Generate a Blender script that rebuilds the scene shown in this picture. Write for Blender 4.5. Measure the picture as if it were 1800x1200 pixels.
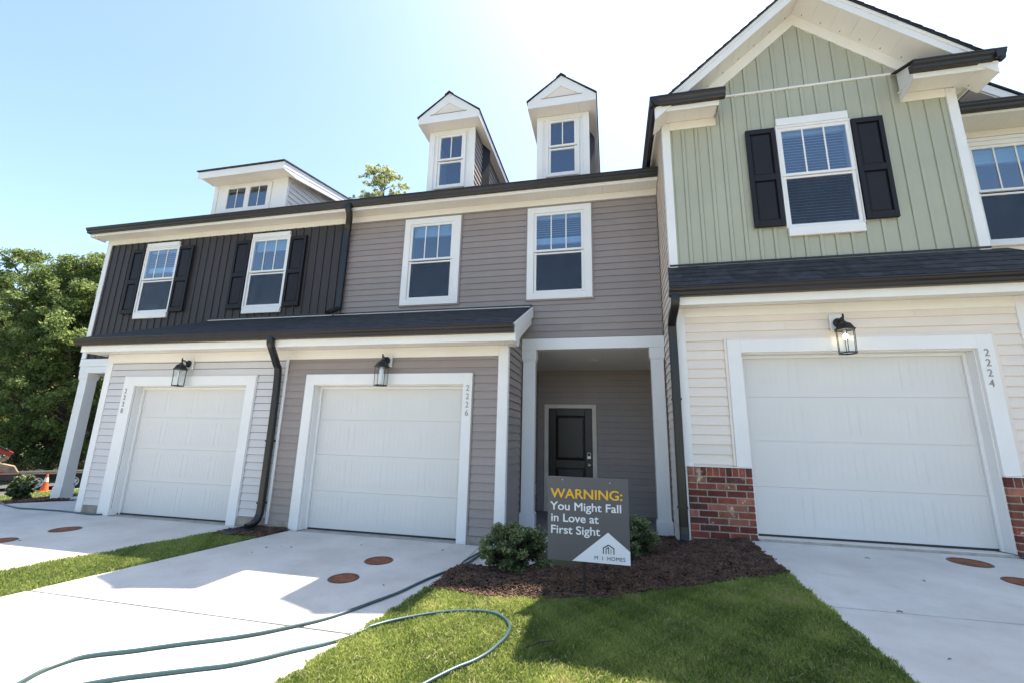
import bpy, math, random
import numpy as np
from mathutils import Vector, Matrix
C = bpy.context.scene.collection
for o in list(bpy.data.objects): bpy.data.objects.remove(o)
SC = bpy.context.scene
# ---------------------------------------------------------------- camera
yaw, pitch, roll = -0.2251, 0.2159, 0.0233
cy, sy, cp, sp = math.cos(yaw), math.sin(yaw), math.cos(pitch), math.sin(pitch)
fwd = Vector((sy*cp, cy*cp, sp)); r0 = Vector((cy, -sy, 0)); u0 = r0.cross(fwd)
rt = r0*math.cos(roll) + u0*math.sin(roll); up = u0*math.cos(roll) - r0*math.sin(roll)
cam = bpy.data.cameras.new('camera'); co = bpy.data.objects.new('camera', cam); C.objects.link(co)
M = Matrix((rt, up, -fwd)).transposed().to_4x4(); M.translation = Vector((0, 0, 1.3975)); co.matrix_world = M
cam.sensor_width = 36; cam.lens = 766.8/1800*36; cam.clip_start = 0.05; cam.clip_end = 2000
SC.camera = co
# ---------------------------------------------------------------- sky and sun
SUNV = Vector((0.215, 0.397, 1.0)).normalized()
elev = math.asin(SUNV.z); azim = math.atan2(SUNV.x, SUNV.y)
w = bpy.data.worlds.new('World'); SC.world = w; w.use_nodes = True
nt = w.node_tree; nt.nodes.clear()
sky = nt.nodes.new('ShaderNodeTexSky'); sky.sky_type = 'NISHITA'; sky.sun_disc = False
sky.sun_elevation = elev; sky.sun_rotation = azim; sky.air_density = 1.0; sky.dust_density = 0.95; sky.ozone_density = 2.2
bg = nt.nodes.new('ShaderNodeBackground'); bg.inputs['Strength'].default_value = 0.14
wo = nt.nodes.new('ShaderNodeOutputWorld')
mxs = nt.nodes.new('ShaderNodeMix'); mxs.data_type = 'RGBA'; mxs.blend_type = 'MULTIPLY'; mxs.inputs[0].default_value = 1; mxs.inputs[7].default_value = (1.0, .965, .91, 1)
nt.links.new(sky.outputs[0], mxs.inputs[6]); nt.links.new(mxs.outputs[2], bg.inputs[0]); nt.links.new(bg.outputs[0], wo.inputs[0])
sl = bpy.data.lights.new('sun', 'SUN'); sl.energy = 5.0; sl.angle = math.radians(0.55); sl.color = (1.0, 0.90, 0.77)
so = bpy.data.objects.new('sun', sl); C.objects.link(so); so.rotation_euler = SUNV.to_track_quat('Z', 'Y').to_euler()
so.location = (5, 10, 30)
vs = SC.view_settings; vs.view_transform = 'Standard'; vs.look = 'None'; vs.gamma = 1; vs.exposure = 1.46; vs.use_curve_mapping = False
SC.cycles.max_bounces = 8; SC.cycles.diffuse_bounces = 4; SC.cycles.transparent_max_bounces = 16
SC.cycles.use_denoising = True

# ---------------------------------------------------------------- materials
def mat(name, col, rough=0.5, var=0.06, scale=3.0, bump=0.0, bscale=60.0, spec=0.5, stretch=(1, 1, 1), col2=None, metallic=0.0, bstretch=None, objvar=0.0, coat=0.0):
    m = bpy.data.materials.new(name); m.use_nodes = True; t = m.node_tree; b = t.nodes['Principled BSDF']
    tc = t.nodes.new('ShaderNodeTexCoord'); mp = t.nodes.new('ShaderNodeMapping'); mp.inputs['Scale'].default_value = stretch
    t.links.new(tc.outputs['Object'], mp.inputs[0])
    n = t.nodes.new('ShaderNodeTexNoise'); n.inputs['Scale'].default_value = scale; n.inputs['Detail'].default_value = 6; n.inputs['Roughness'].default_value = .6
    t.links.new(mp.outputs[0], n.inputs[0])
    cr = t.nodes.new('ShaderNodeValToRGB'); e = cr.color_ramp.elements
    c2 = col2 or [c*(1-2*var) for c in col]; c1 = [min(1, c*(1+var)) for c in col]
    e[0].position = .3; e[1].position = .68; e[0].color = (*c2, 1); e[1].color = (*c1, 1)
    t.links.new(n.outputs[0], cr.inputs[0])
    last = cr.outputs[0]
    if objvar:
        oi = t.nodes.new('ShaderNodeObjectInfo'); hs = t.nodes.new('ShaderNodeHueSaturation')
        mr = t.nodes.new('ShaderNodeMapRange'); mr.inputs[3].default_value = 1-objvar; mr.inputs[4].default_value = 1+objvar
        t.links.new(oi.outputs['Random'], mr.inputs[0]); t.links.new(mr.outputs[0], hs.inputs['Value']); t.links.new(last, hs.inputs['Color']); last = hs.outputs[0]
    t.links.new(last, b.inputs['Base Color'])
    b.inputs['Roughness'].default_value = rough; b.inputs['Metallic'].default_value = metallic
    b.inputs['Specular IOR Level'].default_value = spec; b.inputs['Coat Weight'].default_value = coat
    if bump:
        mp2 = t.nodes.new('ShaderNodeMapping'); mp2.inputs['Scale'].default_value = bstretch or (1, 1, 1); t.links.new(tc.outputs['Object'], mp2.inputs[0])
        n2 = t.nodes.new('ShaderNodeTexNoise'); n2.inputs['Scale'].default_value = bscale; n2.inputs['Detail'].default_value = 4; t.links.new(mp2.outputs[0], n2.inputs[0])
        bp = t.nodes.new('ShaderNodeBump'); bp.inputs['Strength'].default_value = bump; bp.inputs['Distance'].default_value = .01
        t.links.new(n2.outputs[0], bp.inputs['Height']); t.links.new(bp.outputs[0], b.inputs['Normal'])
    return m
VB = dict(bump=.12, bscale=30, bstretch=(.25, .25, 6))
W = {}
W['white'] = mat('white_trim', (.77, .755, .73), .45, .02, 2, bump=.03, bscale=25)
W['trim_bounce'] = mat('eave_trim_bounce', (.80, .775, .715), .45, .02, 2)  # white trim tinted warm, colouring in the ground bounce under the eaves
W['door_white'] = mat('garage_door_white', (.67, .65, .615), .5, .012, 2, bump=.03, bscale=40, bstretch=(6, 6, .5))
W['taupe'] = mat('taupe_vinyl', (.288, .243, .221), .5, .04, 1.5, objvar=.05, **VB)
W['grey'] = mat('pale_grey_vinyl', (.60, .575, .56), .5, .03, 1.5, objvar=.02, **VB)
W['cream'] = mat('cream_vinyl', (.76, .675, .59), .5, .03, 1.5, objvar=.02, **VB)
W['sage'] = mat('sage_vinyl', (.388, .386, .292), .5, .03, 1.5, objvar=.02, bump=.12, bscale=30, bstretch=(6, 6, .25))
W['charcoal'] = mat('charcoal_vinyl', (.033, .027, .027), .6, .05, 1.5, objvar=.04, bump=.12, bscale=30, bstretch=(6, 6, .25))
W['shutter'] = mat('black_shutter', (.009, .008, .011), .6, .1, 3, bump=.06, bscale=40, spec=.35)
W['gutter'] = mat('dark_bronze_aluminium', (.016, .012, .011), .38, .12, 4)
W['spout'] = mat('black_downspout_metal', (.008, .0075, .0075), .35, .12, 4)
W['shingle'] = mat('asphalt_shingle', (.030, .031, .036), .85, .3, 8, bump=.5, bscale=220, objvar=.4)
W['concrete'] = mat('driveway_concrete', (.68, .635, .57), .85, .04, 1.7, bump=.6, bscale=60, bstretch=(.3, 4, 1), col2=(.56, .52, .46))
W['apron'] = mat('garage_apron_concrete', (.42, .38, .33), .9, .15, 6, bump=.4, bscale=40)
W['porchfloor'] = mat('porch_floor_concrete', (.22, .21, .20), .85, .08, 2, bump=.3, bscale=60)  # concrete coloured darker than the drives to deepen the shade inside the porch
W['curb'] = mat('foundation_concrete', (.33, .29, .235), .9, .2, 6, bump=.5, bscale=40)
W['joint'] = mat('joint_dirt', (.12, .10, .085), .95, .2, 20)
W['asphalt'] = mat('road_asphalt', (.09, .088, .085), .9, .2, 20, bump=.4, bscale=120)
W['soil'] = mat('lawn_soil', (.045, .06, .022), .95, .25, 5, bump=.5, bscale=60, col2=(.075, .055, .03))
W['field'] = mat('field_ground', (.06, .08, .03), .95, .25, .4, bump=.5, bscale=20, col2=(.11, .085, .05))
W['mulchbed'] = mat('mulch_bed', (.030, .019, .013), .95, .35, 30, bump=1, bscale=60)
W['mulch'] = mat('mulch_chip', (.115, .062, .036), .85, .45, 11, col2=(.034, .019, .012))
W['mortar'] = mat('mortar', (.38, .32, .26), .95, .15, 30, bump=.6, bscale=120)
W['darkdoor'] = mat('dark_brown_door', (.018, .013, .010), .4, .1, 3)
W['inside'] = mat('dark_interior', (.018, .022, .030), .9, .2, 2)
W['blind'] = mat('white_blind', (.62, .64, .62), .5, .03, 4)
W['metal'] = mat('satin_nickel', (.45, .44, .42), .3, .05, 4, metallic=.9)
W['numeral'] = mat('numeral_grey', (.30, .26, .235), .5, .06, 4)
W['lantern'] = mat('lantern_black', (.010, .010, .011), .4, .1, 6, bump=.2, bscale=120)
W['rust'] = mat('rusty_iron', (.24, .075, .025), .8, .3, 14, bump=.4, bscale=80, col2=(.09, .035, .018))
W['hose'] = mat('green_hose', (.040, .088, .092), .38, .15, 3, col2=(.022, .055, .06))
W['signgrey'] = mat('sign_grey', (.095, .091, .102), .35, .03, 2)
W['signwhite'] = mat('sign_white', (.75, .75, .78), .4, .01, 2)
W['signyellow'] = mat('sign_yellow', (.80, .43, .015), .45, .02, 2)
W['signfoot'] = mat('sign_stake_black', (.01, .01, .01), .45, .1, 3)
W['logo'] = mat('logo_dark', (.055, .06, .065), .45, .02, 2)
W['brown_bark'] = mat('tree_bark', (.115, .09, .068), .95, .3, 8, bump=1, bscale=14, bstretch=(3, 3, .4))
W['red'] = mat('worn_red_paint', (.33, .025, .02), .45, .15, 4)
W['tan'] = mat('dusty_tan_steel', (.33, .23, .15), .7, .2, 5)
W['tyre'] = mat('tyre_rubber', (.022, .022, .022), .85, .2, 10, bump=.3, bscale=60)
W['rim'] = mat('silver_rim', (.55, .55, .55), .35, .05, 5, metallic=.6)
W['deck'] = mat('trailer_deck_steel', (.04, .035, .032), .7, .2, 6)
W['orange'] = mat('cone_orange', (.72, .13, .025), .5, .08, 5)
W['cord'] = mat('twig_brown', (.06, .04, .028), .9, .3, 20)
W['black_plastic'] = mat('black_plastic', (.025, .027, .032), .5, .1, 5)

def _specks(m, amt=.86):
    t = m.node_tree; b = t.nodes['Principled BSDF']; src = b.inputs['Base Color'].links[0].from_socket; tc = t.nodes.new('ShaderNodeTexCoord')
    n = t.nodes.new('ShaderNodeTexNoise'); n.inputs['Scale'].default_value = 5; n.inputs['Detail'].default_value = 10; n.inputs['Roughness'].default_value = .75; t.links.new(tc.outputs['Object'], n.inputs[0])
    cr = t.nodes.new('ShaderNodeValToRGB'); cr.color_ramp.elements[0].position = .52; cr.color_ramp.elements[1].position = .74; cr.color_ramp.elements[0].color = (1, 1, 1, 1); cr.color_ramp.elements[1].color = (amt*.8, amt*.78, amt*.74, 1)
    t.links.new(n.outputs[0], cr.inputs[0]); mx = t.nodes.new('ShaderNodeMix'); mx.data_type = 'RGBA'; mx.blend_type = 'MULTIPLY'; mx.inputs[0].default_value = 1
    t.links.new(src, mx.inputs[6]); t.links.new(cr.outputs[0], mx.inputs[7]); t.links.new(mx.outputs[2], b.inputs['Base Color'])
_specks(W['concrete'], 1.14)
def leafmat(name, c1, c2, rough=.5, trans=.35, gloss=.03):
    m = bpy.data.materials.new(name); m.use_nodes = True; t = m.node_tree; b = t.nodes['Principled BSDF']; out = t.nodes['Material Output']
    at = t.nodes.new('ShaderNodeAttribute'); at.attribute_name = 'tint'
    cr = t.nodes.new('ShaderNodeValToRGB'); cr.color_ramp.elements[0].color = (*c1, 1); cr.color_ramp.elements[1].color = (*c2, 1)
    t.links.new(at.outputs['Fac'], cr.inputs[0]); t.links.new(cr.outputs[0], b.inputs['Base Color'])
    b.inputs['Roughness'].default_value = rough; b.inputs['Specular IOR Level'].default_value = .3
    tr = t.nodes.new('ShaderNodeBsdfTranslucent'); mx = t.nodes.new('ShaderNodeMixShader'); mx.inputs[0].default_value = trans
    hs = t.nodes.new('ShaderNodeHueSaturation'); hs.inputs['Value'].default_value = 1.5; hs.inputs['Hue'].default_value = .485
    t.links.new(cr.outputs[0], hs.inputs['Color']); t.links.new(hs.outputs[0], tr.inputs[0])
    t.links.new(b.outputs[0], mx.inputs[1]); t.links.new(tr.outputs[0], mx.inputs[2]); t.links.new(mx.outputs[0], out.inputs[0])
    return m
W['leaf'] = leafmat('tree_leaf', (.048, .082, .024), (.27, .35, .115), trans=.5)
W['leaf_light'] = leafmat('light_tree_leaf', (.14, .18, .07), (.38, .42, .18), trans=.5)
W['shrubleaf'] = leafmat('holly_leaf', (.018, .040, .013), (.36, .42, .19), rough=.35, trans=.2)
W['blade'] = leafmat('grass_blade', (.064, .116, .024), (.33, .40, .115), trans=.55)
_cr = [n for n in W['blade'].node_tree.nodes if n.type == 'VALTORGB'][0].color_ramp
_cr.elements[1].position = .80; _e = _cr.elements.new(.97); _e.color = (.40, .37, .17, 1)
W['straw'] = leafmat('dry_straw', (.25, .20, .11), (.50, .43, .28), trans=.2)
W['brush'] = leafmat('undergrowth_leaf', (.03, .055, .012), (.20, .19, .06))

def brickmat():
    m = mat('red_brick', (.205, .060, .036), .9, .25, 7, bump=.8, bscale=70, objvar=.2, col2=(.095, .034, .024))
    t = m.node_tree; b = t.nodes['Principled BSDF']; src = b.inputs['Base Color'].links[0].from_socket
    g = t.nodes.new('ShaderNodeNewGeometry'); n = t.nodes.new('ShaderNodeTexNoise'); n.inputs['Scale'].default_value = 5.5; n.inputs['Detail'].default_value = 7; n.inputs['Roughness'].default_value = .7
    t.links.new(g.outputs['Position'], n.inputs[0])
    cr = t.nodes.new('ShaderNodeValToRGB'); cr.color_ramp.elements[0].position = .60; cr.color_ramp.elements[1].position = .64; t.links.new(n.outputs[0], cr.inputs[0])
    mx = t.nodes.new('ShaderNodeMix'); mx.data_type = 'RGBA'; t.links.new(cr.outputs[0], mx.inputs[0]); t.links.new(src, mx.inputs[6]); mx.inputs[7].default_value = (.40, .31, .24, 1)
    t.links.new(mx.outputs[2], b.inputs['Base Color'])
    oi = t.nodes.new('ShaderNodeObjectInfo'); c3 = t.nodes.new('ShaderNodeValToRGB'); c3.color_ramp.interpolation = 'CONSTANT'; E_ = c3.color_ramp.elements
    E_[0].color = (.75, .55, .60, 1); E_[1].position = .22; E_[1].color = (1.5, 1.15, 1.0, 1)
    for ps, cc in ((.5, (1.0, 1.0, 1.0, 1)), (.68, (.45, .50, .62, 1)), (.80, (1.25, 1.5, 1.4, 1)), (.92, (1.6, 1.9, 1.9, 1))): e_ = E_.new(ps); e_.color = cc
    t.links.new(oi.outputs['Random'], c3.inputs[0]); m2 = t.nodes.new('ShaderNodeMix'); m2.data_type = 'RGBA'; m2.blend_type = 'MULTIPLY'; m2.inputs[0].default_value = 1
    t.links.new(mx.outputs[2], m2.inputs[6]); t.links.new(c3.outputs[0], m2.inputs[7]); t.links.new(m2.outputs[2], b.inputs['Base Color'])
    return m
W['brick'] = brickmat()

def glassmat(name, tint, ior, screen=0.0):
    m = bpy.data.materials.new(name); m.use_nodes = True; t = m.node_tree; t.nodes.remove(t.nodes['Principled BSDF']); out = t.nodes['Material Output']
    tr = t.nodes.new('ShaderNodeBsdfTransparent'); tr.inputs[0].default_value = (*tint, 1)
    gl = t.nodes.new('ShaderNodeBsdfGlossy'); gl.inputs['Roughness'].default_value = .01; gl.inputs['Color'].default_value = (.80, .90, 1, 1)
    n = t.nodes.new('ShaderNodeTexNoise'); n.inputs['Scale'].default_value = 1.6; bp = t.nodes.new('ShaderNodeBump'); bp.inputs['Strength'].default_value = .02
    t.links.new(n.outputs[0], bp.inputs['Height']); t.links.new(bp.outputs[0], gl.inputs['Normal'])
    fr = t.nodes.new('ShaderNodeFresnel'); fr.inputs[0].default_value = ior; mx = t.nodes.new('ShaderNodeMixShader')
    gm = t.nodes.new('ShaderNodeNewGeometry'); iv = t.nodes.new('ShaderNodeMath'); iv.operation = 'SUBTRACT'; iv.inputs[0].default_value = 1; t.links.new(gm.outputs['Backfacing'], iv.inputs[1]); mu = t.nodes.new('ShaderNodeMath'); mu.operation = 'MULTIPLY'; t.links.new(iv.outputs[0], mu.inputs[0]); t.links.new(fr.outputs[0], mu.inputs[1])
    t.links.new(mu.outputs[0], mx.inputs[0]); t.links.new(tr.outputs[0], mx.inputs[1]); t.links.new(gl.outputs[0], mx.inputs[2]); t.links.new(mx.outputs[0], out.inputs[0])
    return m
W['glass'] = glassmat('window_glass', (.70, .82, .92), 2.7)
W['lampglass'] = glassmat('lantern_glass', (.93, .95, .95), 1.45)
def screenmat():
    m = bpy.data.materials.new('insect_screen'); m.use_nodes = True; t = m.node_tree; b = t.nodes['Principled BSDF']; out = t.nodes['Material Output']
    b.inputs['Base Color'].default_value = (.012, .013, .017, 1); b.inputs['Roughness'].default_value = .7
    tr = t.nodes.new('ShaderNodeBsdfTransparent'); mx = t.nodes.new('ShaderNodeMixShader')
    n = t.nodes.new('ShaderNodeTexNoise'); n.inputs['Scale'].default_value = 7; tc = t.nodes.new('ShaderNodeTexCoord'); t.links.new(tc.outputs['Object'], n.inputs[0])
    mr = t.nodes.new('ShaderNodeMapRange'); mr.inputs[3].default_value = .60; mr.inputs[4].default_value = .76; t.links.new(n.outputs[0], mr.inputs[0])
    t.links.new(mr.outputs[0], mx.inputs[0]); t.links.new(b.outputs[0], mx.inputs[1]); t.links.new(tr.outputs[0], mx.inputs[2]); t.links.new(mx.outputs[0], out.inputs[0])
    return m
W['screen'] = screenmat()
def emit(name, col, s):
    m = bpy.data.materials.new(name); m.use_nodes = True; b = m.node_tree.nodes['Principled BSDF']
    b.inputs['Base Color'].default_value = (.9, .85, .7, 1); b.inputs['Emission Color'].default_value = (*col, 1); b.inputs['Emission Strength'].default_value = s
    return m
W['bulb_on'] = emit('lit_bulb', (1, .82, .55), 7)
W['bulb_off'] = mat('frosted_bulb', (.8, .8, .78), .3, .01, 3)

# soffit: fine ridges across the run
def soffitmat(name, col):
    m = mat(name, col, .5, .02, 2)
    t = m.node_tree; b = t.nodes['Principled BSDF']; tc = t.nodes.new('ShaderNodeTexCoord')
    wv = t.nodes.new('ShaderNodeTexWave'); wv.wave_type = 'BANDS'; wv.bands_direction = 'X'; wv.wave_profile = 'SAW'; wv.inputs['Scale'].default_value = 4.0
    t.links.new(tc.outputs['Object'], wv.inputs[0]); bp = t.nodes.new('ShaderNodeBump'); bp.inputs['Distance'].default_value = .01; bp.inputs['Strength'].default_value = .5
    t.links.new(wv.outputs['Fac'], bp.inputs['Height']); t.links.new(bp.outputs[0], b.inputs['Normal'])
    return m
W['soffit'] = soffitmat('white_soffit', (.76, .735, .69))
W['ceil'] = soffitmat('porch_ceiling_vinyl', (.70, .70, .69))

# ---------------------------------------------------------------- mesh helpers
def link(o, parent=None):
    C.objects.link(o)
    if parent is not None:
        o.parent = parent
        o.matrix_parent_inverse = PINV.get(parent.name, Matrix.Identity(4))
    return o
PINV = {}
def thing(name, label, cat, loc, group=None):
    o = bpy.data.objects.new(name, None); o.location = loc; o.empty_display_size = .2; C.objects.link(o)
    o['label'] = label; o['category'] = cat
    if group: o['group'] = group
    PINV[o.name] = Matrix.Translation(-Vector(loc)); return o
def tag(o, label=None, cat=None, group=None, kind=None):
    if label: o['label'] = label
    if cat: o['category'] = cat
    if group: o['group'] = group
    if kind: o['kind'] = kind
    return o
class MB:
    def __init__(s): s.v = []; s.f = []
    def add(s, v, f):
        n = len(s.v); s.v += [tuple(p) for p in v]; s.f += [tuple(i+n for i in q) for q in f]; return s
    def box(s, x0, x1, y0, y1, z0, z1):
        v = [(x0, y0, z0), (x1, y0, z0), (x1, y1, z0), (x0, y1, z0), (x0, y0, z1), (x1, y0, z1), (x1, y1, z1), (x0, y1, z1)]
        return s.add(v, [(0, 3, 2, 1), (4, 5, 6, 7), (0, 1, 5, 4), (1, 2, 6, 5), (2, 3, 7, 6), (3, 0, 4, 7)])
    def prism(s, pts, axis, a, b):
        n = len(pts)
        def P(p, t):
            if axis == 'x': return (t, p[0], p[1])
            if axis == 'y': return (p[0], t, p[1])
            return (p[0], p[1], t)
        v = [P(p, a) for p in pts] + [P(p, b) for p in pts]
        return s.add(v, [tuple(range(n))[::-1], tuple(range(n, 2*n))] + [(i, (i+1) % n, n+(i+1) % n, n+i) for i in range(n)])
    def loft(s, p, q):
        n = len(p); return s.add(list(p)+list(q), [tuple(range(n))[::-1], tuple(range(n, 2*n))] + [(i, (i+1) % n, n+(i+1) % n, n+i) for i in range(n)])
    def tube(s, pts, rad, seg=8, cap=True):
        pts = [Vector(p) for p in pts]; rings = []
        rs = rad if isinstance(rad, (list, tuple)) else [rad]*len(pts)
        ref = Vector((0, 0, 1))
        for i, p in enumerate(pts):
            d = (pts[min(i+1, len(pts)-1)]-pts[max(i-1, 0)]).normalized()
            a = d.cross(ref)
            if a.length < .05: a = d.cross(Vector((0, 1, 0)))
            a.normalize(); b = a.cross(d)
            rings.append([p+(a*math.cos(t*2*math.pi/seg)+b*math.sin(t*2*math.pi/seg))*rs[i] for t in range(seg)])
        v = [q for r in rings for q in r]; f = []
        for i in range(len(pts)-1):
            for t in range(seg): f.append((i*seg+t, i*seg+(t+1) % seg, (i+1)*seg+(t+1) % seg, (i+1)*seg+t))
        if cap: f.append(tuple(range(seg))[::-1]); f.append(tuple((len(pts)-1)*seg+t for t in range(seg)))
        return s.add(v, f)
    def lathe(s, prof, c, seg=20, ax='z'):
        v = []; f = []; n = len(prof)
        for r, h in prof:
            for t in range(seg):
                a = 2*math.pi*t/seg; q = (r*math.cos(a), r*math.sin(a), h)
                if ax == 'y': q = (q[0], q[2], q[1])
                v.append((q[0]+c[0], q[1]+c[1], q[2]+c[2]))
        for i in range(n-1):
            for t in range(seg): f.append((i*seg+t, i*seg+(t+1) % seg, (i+1)*seg+(t+1) % seg, (i+1)*seg+t))
        f.append(tuple(range(seg))[::-1]); f.append(tuple((n-1)*seg+t for t in range(seg)))
        return s.add(v, f)
    def mesh(s, name, m):
        me = bpy.data.meshes.new(name); me.from_pydata(s.v, [], s.f); me.materials.append(m)
        import bmesh
        b = bmesh.new(); b.from_mesh(me); bmesh.ops.recalc_face_normals(b, faces=b.faces); b.to_mesh(me); b.free()
        return me
    def build(s, name, m, parent=None, bevel=0, smooth=False, kind=None):
        me = s.mesh(name, m)
        if smooth:
            for p in me.polygons: p.use_smooth = True
            me.set_sharp_from_angle(angle=math.radians(40))
        o = bpy.data.objects.new(name, me); link(o, parent)
        if bevel:
            b = o.modifiers.new('bevel', 'BEVEL'); b.width = bevel; b.segments = 2; b.limit_method = 'ANGLE'
        if kind: o['kind'] = kind
        return o
def box(name, m, parent, x0, x1, y0, y1, z0, z1, bevel=.003):
    return MB().box(x0, x1, y0, y1, z0, z1).build(name, m, parent, bevel)
def text(name, s, size, loc, m, parent, depth=.001, off=0.0, sx=1.0, rotz=0, align='LEFT', spacing=1.0):
    c = bpy.data.curves.new(name, 'FONT'); c.body = s; c.size = size; c.extrude = depth; c.bevel_depth = off; c.bevel_resolution = 0; c.align_x = align; c.space_character = spacing
    t = bpy.data.objects.new(name+'_tmp', c); C.objects.link(t); dg = bpy.context.evaluated_depsgraph_get()
    me = bpy.data.meshes.new_from_object(t.evaluated_get(dg)); bpy.data.objects.remove(t); me.materials.clear(); me.materials.append(m)
    o = bpy.data.objects.new(name, me); o.location = loc; o.rotation_euler = (math.pi/2, 0, rotz); o.scale = (sx, 1, 1); link(o, parent); return o

# ---------------------------------------------------------------- siding
EXP = .1135
_sc = {}
def board_mesh(m, L0, L1, T0, T1, h, d0, d1, g=0.0):
    key = (m.name, round(L0, 3), round(L1, 3), round(T0, 3), round(T1, 3), round(h, 4), round(d0, 4), round(d1, 4), g)
    if key not in _sc:
        # clapboard: thick butt at the bottom, a shallow shadow groove above it
        b = MB(); p = [(L0, 0, g+.003), (L1, 0, g+.003), (L1, -d0, g), (L0, -d0, g), (T0, 0, h), (T1, 0, h), (T1, -d1, h), (T0, -d1, h)]
        b.add(p, [(0, 3, 2, 1), (4, 5, 6, 7), (3, 7, 6, 2), (0, 1, 5, 4), (0, 4, 7, 3), (1, 2, 6, 5)])
        _sc[key] = b.mesh('siding_board', m)
    return _sc[key]
def frame_pt(fr, u, z, out=0):
    ox, oy, rot = fr; c, s = math.cos(rot), math.sin(rot)
    return (ox+u*c+out*s, oy+u*s-out*c, z)
def hsiding(parent, m, fr, z0, z1, u0, u1, holes=(), exp=EXP, name='siding_board'):
    """fr=(x,y,rot): local x runs along the wall, local -y looks outwards. u0/u1 numbers or functions of z."""
    f0 = u0 if callable(u0) else (lambda z: u0); f1 = u1 if callable(u1) else (lambda z: u1)
    n = int(math.ceil((z1-z0)/exp-1e-6)); DB, DT = .017, .001
    for i in range(n):
        a = z0+i*exp; b = min(a+exp, z1)
        cuts = sorted({a, b} | {q for h in holes for q in (h[2], h[3]) if a+.012 < q < b-.012})
        for c0, c1 in zip(cuts[:-1], cuts[1:]):
            mid = (c0+c1)/2; segs = [(f0(mid), f1(mid))]
            for h in holes:
                if h[2] < mid < h[3]:
                    ns = []
                    for p, q in segs:
                        if h[1] <= p or h[0] >= q: ns.append((p, q)); continue
                        if h[0] > p: ns.append((p, h[0]))
                        if h[1] < q: ns.append((h[1], q))
                    segs = ns
            sp = []
            for p, q in segs:
                if q-p > 2.3: k = p+(q-p)*(.22+.56*((i*7+3) % 11)/10); sp += [(p, k-.001), (k+.001, q)]
                else: sp.append((p, q))
            for p, q in sp:
                if q-p < .02: continue
                l0, l1, t0, t1 = p, q, p, q
                if p == f0(mid): l0, t0 = f0(c0), f0(c1)
                if q == f1(mid): l1, t1 = f1(c0), f1(c1)
                if l1-l0 < .01: continue
                if t1 < t0: t0 = t1 = (t0+t1)/2
                d0 = DB-(DB-DT)*(c0-a)/exp; d1 = DB-(DB-DT)*(c1-a)/exp
                me = board_mesh(m, 0, l1-l0, t0-l0, t1-l0, c1-c0, d0, d1, .006 if c0 == a else 0.0)
                o = bpy.data.objects.new(name, me); o.location = frame_pt(fr, l0, c0); o.rotation_euler = (0, 0, fr[2]); link(o, parent)
def vsiding(parent, m, fr, u0, u1, zb, zt, holes=(), pitch=.176, bat=.048, name='siding_board'):
    """board and batten: every board with its batten is one piece, clipped at openings and under sloping tops"""
    n = int(math.ceil((u1-u0)/pitch)); H = .019
    for i in range(n):
        a = u0+i*pitch; b = min(a+pitch, u1)
        prof = [(a, .0), (a+.005, .0005), (a+.008, H), (a+.008+bat-.008, H), (a+.008+bat-.004, .001), (a+.008+bat, .005), (a+pitch-.004, .006), (a+pitch-.001, .0)]
        cu = sorted({a, b} | {q for h in holes for q in (h[0], h[1]) if a+.004 < q < b-.004})
        for c0, c1 in zip(cu[:-1], cu[1:]):
            if c1-c0 < .004: continue
            def hh(u): return float(np.interp(u, [p[0] for p in prof], [p[1] for p in prof]))
            us = [c0]+[p[0] for p in prof if c0+.001 < p[0] < c1-.001]+[c1]
            mid = (c0+c1)/2; zs = [(zb, None)]
            for h in sorted([h for h in holes if h[0] < mid < h[1]], key=lambda q: q[2]):
                lo = zs[-1][0]; zs[-1] = (lo, h[2]); zs.append((h[3], None))
            for lo, hi in zs:
                tops = [(zt(u) if callable(zt) else zt) if hi is None else hi for u in us]
                if max(tops)-lo < .02: continue
                tops = [max(t, lo+.001) for t in tops]
                B = MB(); k = len(us)
                v = [(u, -hh(u), lo) for u in us]+[(u, -hh(u), t) for u, t in zip(us, tops)]+[(us[0], 0, lo), (us[-1], 0, lo), (us[-1], 0, tops[-1]), (us[0], 0, tops[0])]
                f = [(j, j+1, k+j+1, k+j) for j in range(k-1)]+[(2*k, 0, k, 2*k+3), (k-1, 2*k+1, 2*k+2, 2*k-1), tuple([2*k]+[2*k+1]+list(range(k-1, -1, -1)))]
                B.add(v, f); o = bpy.data.objects.new(name, B.mesh(name, m)); o.location = frame_pt(fr, 0, 0); o.rotation_euler = (0, 0, fr[2]); link(o, parent)
def wall_front(b, x0, x1, y0, y1, z0, z1, holes):
    """solid wall slab with rectangular openings (x0,x1,z0,z1)"""
    xs = sorted({x0, x1} | {q for h in holes for q in h[:2] if x0 < q < x1}); zs = sorted({z0, z1} | {q for h in holes for q in h[2:4] if z0 < q < z1})
    for a, c in zip(xs[:-1], xs[1:]):
        run = None
        for d, e in zip(zs[:-1], zs[1:]):
            mx, mz = (a+c)/2, (d+e)/2; solid = not any(h[0] < mx < h[1] and h[2] < mz < h[3] for h in holes)
            if solid: run = (run[0], e) if run else (d, e)
            if (not solid or e == zs[-1]) and run: b.box(a, c, y0, y1, run[0], run[1]); run = None
            if not solid: run = None
    return b

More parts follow.
